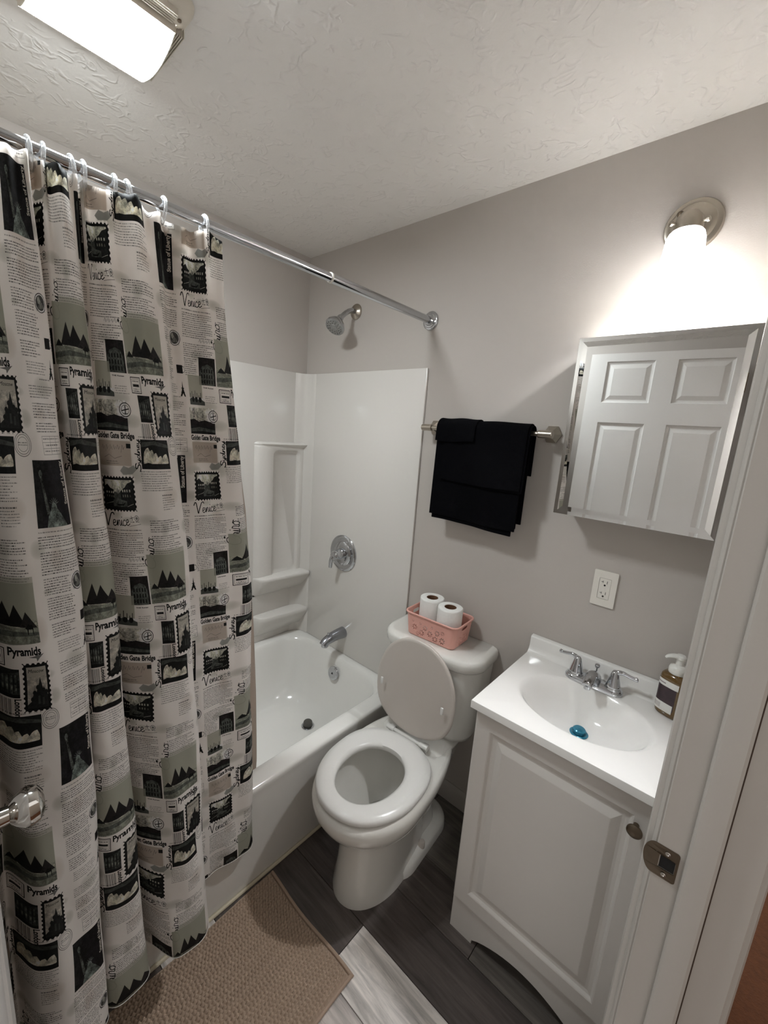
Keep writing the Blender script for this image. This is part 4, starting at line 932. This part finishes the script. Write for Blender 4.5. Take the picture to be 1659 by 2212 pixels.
rect(c + 0, 160, c + 112, 256, OLV, .95); rect(c + 26, 150, c + 112, 162, OLV, .6)
poly([(c + 0, 232), (c + 14, 224), (c + 30, 234), (c + 112, 236), (c + 112, 262), (c + 0, 266)], (.56, .57, .52)); poly([(c + 0, 246), (c + 50, 240), (c + 112, 244), (c + 112, 249), (c + 40, 250), (c + 0, 256)], MDG, .8)
poly([(c + 24, 232), (c + 44, 192), (c + 62, 232)], (.15, .14, .135)); poly([(c + 48, 232), (c + 66, 196), (c + 88, 234)], (.12, .115, .115)); poly([(c + 74, 234), (c + 88, 208), (c + 110, 236)], (.17, .16, .155)); poly([(c + 4, 234), (c + 16, 222), (c + 30, 234)], DKG)
poly([(c + 84, 236), (c + 88, 232), (c + 92, 228), (c + 95, 232), (c + 98, 229), (c + 101, 234), (c + 101, 247), (c + 99.8, 247), (c + 99, 238), (c + 91, 238), (c + 90, 247), (c + 88.8, 247), (c + 88, 238)], INK); stroke([(c + 84, 233), (c + 80, 230), (c + 78, 231)], 1.4, INK)
grain(c, 222, c + 112, 262, .25); text('Pyramids', c + 46, 282, 64, 14, 0, INK, .034)
stroke([(c + 6, 268), (c + 6, 260), (c + 40, 260)], .7, INK); lines(c + 10, 263, c + 38, 266, 3)
for d_, w_ in ((0, 1.4), (3.2, .6)): stroke([(c + 6 + d_, 272 + d_), (c + 40 - d_, 272 + d_), (c + 40 - d_, 302 - d_), (c + 6 + d_, 302 - d_), (c + 6 + d_, 272 + d_)], w_, INK)
lines(c + 12, 278, c + 34, 281, 3); rect(c + 12, 285, c + 34, 290, INK, .9); lines(c + 12, 293, c + 34, 297, 3)
poly([(c + 84, 286), (c + 98, 284), (c + 94, 277), (c + 104, 283), (c + 116, 281), (c + 106, 288), (c + 100, 294), (c + 99, 288)], INK, .55); lines(c + 82, 296, c + 112, 299, 3, a=.5)
rect(c + 22, 306, c + 64, 358, DKG); poly([(c + 22, 330), (c + 38, 316), (c + 64, 310), (c + 64, 352), (c + 22, 350)], (.24, .25, .24))
for i in range(5):
    x = c + 26 + i * 7.4; rect(x, 320 - i, x + 3, 330, MDG); rect(x, 334, x + 3, 344, (.40, .41, .38)); rect(x + 4, 316, x + 5.2, 350, INK)
rect(c + 22, 352, c + 64, 358, INK)
grain(c + 22, 306, c + 64, 358, .45); text('London', c + 54, 360, 33, 12, 90, INK, .034)
for i in range(13):
    x = c + 20 + i * 2.3; rect(x, 361, x + .5 + (i * 7 % 3) * .4, 391, INK, .8)
scallop(c + 70, 296, c + 122, 386); rect(c + 77, 303, c + 115, 379, (.74, .72, .68)); text('Moscow', c + 80, 313, 30, 6.5, 0, INK, .0, .25)
poly([(c + 77, 379), (c + 77, 372), (c + 84, 366), (c + 88, 352), (c + 93, 352), (c + 95, 340), (c + 98, 334), (c + 101, 322), (c + 104, 334), (c + 106, 344), (c + 110, 352), (c + 113, 350), (c + 115, 356), (c + 115, 379)], (.15, .155, .15))
for x, y in ((90, 350), (96, 340), (107, 346), (112, 350), (86, 362)): disc(c + x, y, 3.4, 4.2, DKG); stroke([(c + x, y - 7), (c + x, y)], .7, INK)
grain(c + 77, 320, c + 115, 379, .2); rect(c + 96, 356, c + 100, 372, MDG, .6); rect(c + 104, 360, c + 108, 374, MDG, .5)
# ---- column three: statue picture, postmarks, tower
d = 225
rect(d + 14, 429, d + 94, 541, (.085, .080, .090)); poly([(d + 14, 429), (d + 44, 429), (d + 30, 470), (d + 24, 541), (d + 14, 541)], DKG, .7)
poly([(d + 34, 541), (d + 38, 522), (d + 44, 512), (d + 46, 504), (d + 50, 498), (d + 56, 502), (d + 58, 510), (d + 66, 520), (d + 80, 541)], (.40, .43, .41)); poly([(d + 36, 520), (d + 27, 456), (d + 31, 454), (d + 42, 516)], MDG); disc(d + 29, 451, 4, 6, (.45, .48, .45))
for i in range(7): a_ = math.radians(200 + i * 23); stroke([(d + 52 + 5 * math.cos(a_), 503 + 5 * math.sin(a_)), (d + 52 + 11 * math.cos(a_), 503 + 11 * math.sin(a_))], .9, (.40, .43, .41))
grain(d + 14, 429, d + 94, 541, .5); text('Statue of Liberty', d + 90, 505, 74, 9.5, -90, (.86, .84, .80), .03)
for q_ in (1, .82, .60): disc(d - 2, 404, 18 * q_, 20 * q_, INK, .5, .94)
lines(d - 12, 400, d + 8, 406, 3, a=.6)
lines(d + 14, 80, d + 98, 84, 5, a=.6); lines(d + 12, 88, d + 100, 108, 3.4); lines(d + 14, 114, d + 98, 150, 3.4); lines(d + 16, 158, d + 70, 188, 3.4, ragged=.15); lines(d + 20, 192, d + 76, 230, 3.4)
disc(d + 88, 172, 16, 16, INK, .9, .92); disc(d + 88, 172, 12.5, 12.5, DKG, .75, .0); disc(d + 84, 168, 4, 6, LGT, .6); poly([(d + 80, 182), (d + 88, 166), (d + 98, 180)], LGT, .35)
grain(d + 74, 158, d + 102, 186, .25); rect(d + 88, 228, d + 104, 246, (.12, .11, .11)); disc(d + 106, 237, 5, 7, INK, .6, .8); lines(d + 24, 238, d + 74, 262, 3.4)
poly([(d + 99, 262), (d + 100.4, 276), (d + 102.5, 286), (d + 106, 296), (d + 102.5, 296), (d + 99, 289), (d + 95.5, 296), (d + 92, 296), (d + 95.5, 286), (d + 97.6, 276)], INK); rect(d + 95, 277, d + 103, 278.6, INK); rect(d + 94, 286, d + 104, 287.4, INK)
lines(d + 62, 296, d + 92, 298, 4, a=.8); lines(d + 32, 270, d + 84, 292, 3.4, a=.5); lines(d + 30, 308, d + 98, 330, 3.4, a=.6); lines(d + 32, 336, d + 100, 362, 3.4); lines(d + 34, 368, d + 96, 382, 3.4)
for y in (390, 400, 410, 420): stroke([(d + 44, y), (d + 100, y)], .7, INK, .7)
for x in (44, 66, 84, 100): stroke([(d + x, 390), (d + x, 420)], .7, INK, .7)
lines(d + 46, 393, d + 98, 397, 4, a=.7); lines(d + 52, 403, d + 96, 407, 4, a=.9, hgt=1.8); lines(d + 48, 413, d + 96, 417, 4, a=.7)
pr_img = bpy.data.images.new('travel_print', CW, CH); rgba = np.ones((CH, CW, 4), np.float32); rgba[..., :3] = np.clip(img[::-1], 0, 1)
pr_img.pixels.foreach_set(rgba.ravel()); pr_img.pack()
# colours above are display values
M_CURT = bpy.data.materials.new('printed_polyester'); M_CURT.use_nodes = True
nt = M_CURT.node_tree; bs = nt.nodes['Principled BSDF']; it = nt.nodes.new('ShaderNodeTexImage'); it.image = pr_img; it.extension = 'REPEAT'
uvn = nt.nodes.new('ShaderNodeUVMap'); uvn.uv_map = 'UVMap'; nt.links.new(uvn.outputs[0], it.inputs[0]); nt.links.new(it.outputs[0], bs.inputs['Base Color']); bs.inputs['Roughness'].default_value = .55; bs.inputs['Specular IOR Level'].default_value = .3
wv_ = nt.nodes.new('ShaderNodeTexNoise'); wv_.inputs['Scale'].default_value = 900; bpn = nt.nodes.new('ShaderNodeBump'); bpn.inputs['Strength'].default_value = .08; bpn.inputs['Distance'].default_value = .001
nt.links.new(wv_.outputs['Fac'], bpn.inputs['Height']); nt.links.new(bpn.outputs[0], bs.inputs['Normal'])
tr = nt.nodes.new('ShaderNodeBsdfTranslucent'); nt.links.new(it.outputs[0], tr.inputs['Color']); mxs = nt.nodes.new('ShaderNodeMixShader'); mxs.inputs[0].default_value = .45
nt.links.new(bs.outputs[0], mxs.inputs[1]); nt.links.new(tr.outputs[0], mxs.inputs[2]); nt.links.new(mxs.outputs[0], nt.nodes['Material Output'].inputs['Surface'])

# plan of the folds: u (cloth metres), then (y, x) at top, middle and hem
CP = [(.165, (-.850, .765), (-.775, .785), (-.768, .800)), (.135, (-.865, .775), (-.800, .802), (-.788, .815)), (.105, (-.885, .775), (-.838, .793), (-.825, .812)), (.05, (-.915, .765), (-.878, .785), (-.868, .806)), (.0, (-.94, .755), (-.917, .780), (-.905, .803)),
      (-.04, (-.965, .75), (-.952, .788), (-.945, .812)), (-.10, (-.994, .775), (-.975, .870), (-.966, .912)), (-.16, (-1.035, .788), (-1.015, .888), (-1.015, .935)), (-.23, (-1.07, .775), (-1.055, .872), (-1.055, .920)), (-.29, (-1.098, .765), (-1.092, .845), (-1.085, .855)),
      (-.36, (-1.112, .752), (-1.125, .80), (-1.098, .818)), (-.455, (-1.128, .778), (-1.122, .877), (-1.107, .905)), (-.50, (-1.15, .788), (-1.15, .893), (-1.145, .926)), (-.555, (-1.165, .775), (-1.176, .877), (-1.186, .91)), (-.61, (-1.178, .755), (-1.198, .81), (-1.210, .83)),
      (-.675, (-1.190, .79), (-1.180, .90), (-1.196, .925)), (-.76, (-1.225, .80), (-1.23, .926), (-1.25, .95)), (-.84, (-1.26, .78), (-1.28, .91), (-1.30, .935)), (-.90, (-1.285, .76), (-1.31, .84), (-1.33, .86)), (-.97, (-1.31, .785), (-1.335, .90), (-1.35, .92)),
      (-1.05, (-1.36, .785), (-1.38, .89), (-1.40, .91)), (-1.12, (-1.40, .76), (-1.42, .82), (-1.43, .84)), (-1.2, (-1.45, .775), (-1.46, .86), (-1.465, .88))]
ZTOP, ZMID, ZHEM = 1.911, 1.05, .205
HOOK_Y = [-.879, -.967, -1.030, -1.056, -1.104, -1.120, -1.163, -1.180, -1.255, -1.33, -1.39, -1.445]
top_c = np.array(catmull([(c_[0],) + c_[1] for c_ in CP], 16)); mid_c = np.array(catmull([(c_[0],) + c_[2] for c_ in CP], 16)); hem_c = np.array(catmull([(c_[0],) + c_[3] for c_ in CP], 16))
nu, nz_ = len(top_c), 150
verts, uvs = [], []
ph = rng.random(8) * 6
for j in range(nz_ + 1):
    tz = j / nz_
    for i in range(nu):
        u_ = mid_c[i, 0]
        hk = min(abs(top_c[i, 1] - h) for h in HOOK_Y)
        ztop = ZTOP - .013 * min(1, hk / .03)
        z = ztop + (ZHEM - ztop) * tz
        f = (ZTOP - z) / (ZTOP - ZMID)
        if f < 1: g = f * f * (3 - 2 * f) * .5 + f * .5; y, x = top_c[i, 1] * (1 - g) + mid_c[i, 1] * g, top_c[i, 2] * (1 - g) + mid_c[i, 2] * g
        else: g = (ZMID - z) / (ZMID - ZHEM); y, x = mid_c[i, 1] * (1 - g) + hem_c[i, 1] * g, mid_c[i, 2] * (1 - g) + hem_c[i, 2] * g
        tp = math.exp(-tz * 9)
        x += tp * .010 * math.sin(u_ * 75 + 1.0) + .0022 * math.sin(u_ * 60 + z * 9 + ph[0]) + .0015 * math.sin(z * 31 + u_ * 21 + ph[1]) * (1 - tp)
        y += .0020 * math.sin(z * 13 + u_ * 33 + ph[2])
        if z < .42: x = max(x, .795)
        verts.append((x, y, z)); uvs.append((u_ / .335, (z - 1.81 - .035 + .0) / .467 + 1.0 + 0.0))
me = bpy.data.meshes.new('fabric'); faces = []
for j in range(nz_):
    for i in range(nu - 1): a_ = j * nu + i; faces.append((a_, a_ + 1, a_ + 1 + nu, a_ + nu))
sc_root = thing('shower_curtain', 'white shower curtain printed with travel stamps and newspaper text, hanging in folds', 'curtain', (.80, -1.1, ZHEM))
me.from_pydata([(x - .80, y + 1.1, z - ZHEM) for x, y, z in verts], [], faces)
ul = me.uv_layers.new(name='UVMap'); li = np.array([l.vertex_index for l in me.loops]); ul.data.foreach_set('uv', np.array(uvs)[li].ravel())
me.shade_smooth(); fab = new_obj('fabric', me, M_CURT, sc_root)
sol = fab.modifiers.new('thickness', 'SOLIDIFY'); sol.thickness = .0006; sol.offset = 0
# hem tape at the bottom edge
b = MB(); b.tube([(verts[nz_ * nu + i][0], verts[nz_ * nu + i][1], verts[nz_ * nu + i][2]) for i in range(0, nu, 2)], .0012, 6); b.obj('hem', M_LABELW, sc_root)

# liner inside the tub
lv = []; lf = []; nn_, mm_ = 90, 40
LZ = [1.895, 1.72, 1.516, 1.26, .894, .642, .389, .30]; LY = [-.872, -.845, -.796, -.754, -.718, -.700, -.689, -.684]; LX = [.742, .735, .728, .720, .710, .700, .692, .678]
for j in range(mm_ + 1):
    tz = j / mm_; z = 1.895 + (.300 - 1.895) * tz
    y0_ = float(np.interp(-z, [-q for q in LZ], LY)); x0_ = float(np.interp(-z, [-q for q in LZ], LX))
    for i in range(nn_ + 1):
        t_ = i / nn_; y = y0_ + (-1.43 - y0_) * t_
        lv.append((x0_ + .008 * min(1, t_ * 9) * (math.sin(t_ * 55 + tz) - .8) * (.4 + .6 * tz), y, z))
for j in range(mm_):
    for i in range(nn_): a_ = j * (nn_ + 1) + i; lf.append((a_, a_ + 1, a_ + 2 + nn_, a_ + 1 + nn_))
me = bpy.data.meshes.new('shower_liner'); me.from_pydata(lv, [], lf); me.shade_smooth()
ln_ = new_obj('shower_liner', me, M_LINER); tag(ln_, 'beige shower liner hanging inside the tub behind the printed curtain', 'liner')
sm = ln_.modifiers.new('thickness', 'SOLIDIFY'); sm.thickness = .0008

nt2 = M_LINER.node_tree; t2 = nt2.nodes.new('ShaderNodeBsdfTranslucent'); t2.inputs['Color'].default_value = srgb(212, 200, 188); m2 = nt2.nodes.new('ShaderNodeMixShader'); m2.inputs[0].default_value = .5
nt2.links.new(nt2.nodes['Principled BSDF'].outputs[0], m2.inputs[1]); nt2.links.new(t2.outputs[0], m2.inputs[2]); nt2.links.new(m2.outputs[0], nt2.nodes['Material Output'].inputs['Surface'])
# rings
WHERE = ['clear plastic curtain ring, last one toward the shower wall', 'clear plastic curtain ring, second from the shower wall end', 'clear plastic curtain ring, third from the shower wall end', 'clear plastic curtain ring, fourth from the shower wall end, close behind the third',
         'clear plastic curtain ring, fifth from the shower wall end', 'clear plastic curtain ring, sixth from the shower wall end, touching the fifth', 'clear plastic curtain ring, seventh from the shower wall end', 'clear plastic curtain ring, eighth from the shower wall end, near the left picture edge']
for i, hy_ in enumerate(HOOK_Y):
    lab = WHERE[i] if i < 8 else 'clear plastic curtain ring, %s from the shower wall end, outside the picture' % ('ninth', 'tenth', 'eleventh', 'twelfth')[i - 8]
    b = MB(); tilt = .10 * math.sin(i * 2.3)
    pts_ = []
    for k_ in range(25):
        a_ = 2 * PI * k_ / 24; pts_.append((.75 + .019 * math.cos(a_), hy_ + tilt * .03 * math.sin(a_), 1.9195 + .0255 * math.sin(a_)))
    b.tube(pts_, .0034, 10, cap=False)
    o = b.obj('curtain_ring', M_CLEAR); tag(o, lab, 'curtain ring', 'clear curtain rings on the rod')
print('objects', len(bpy.data.objects))
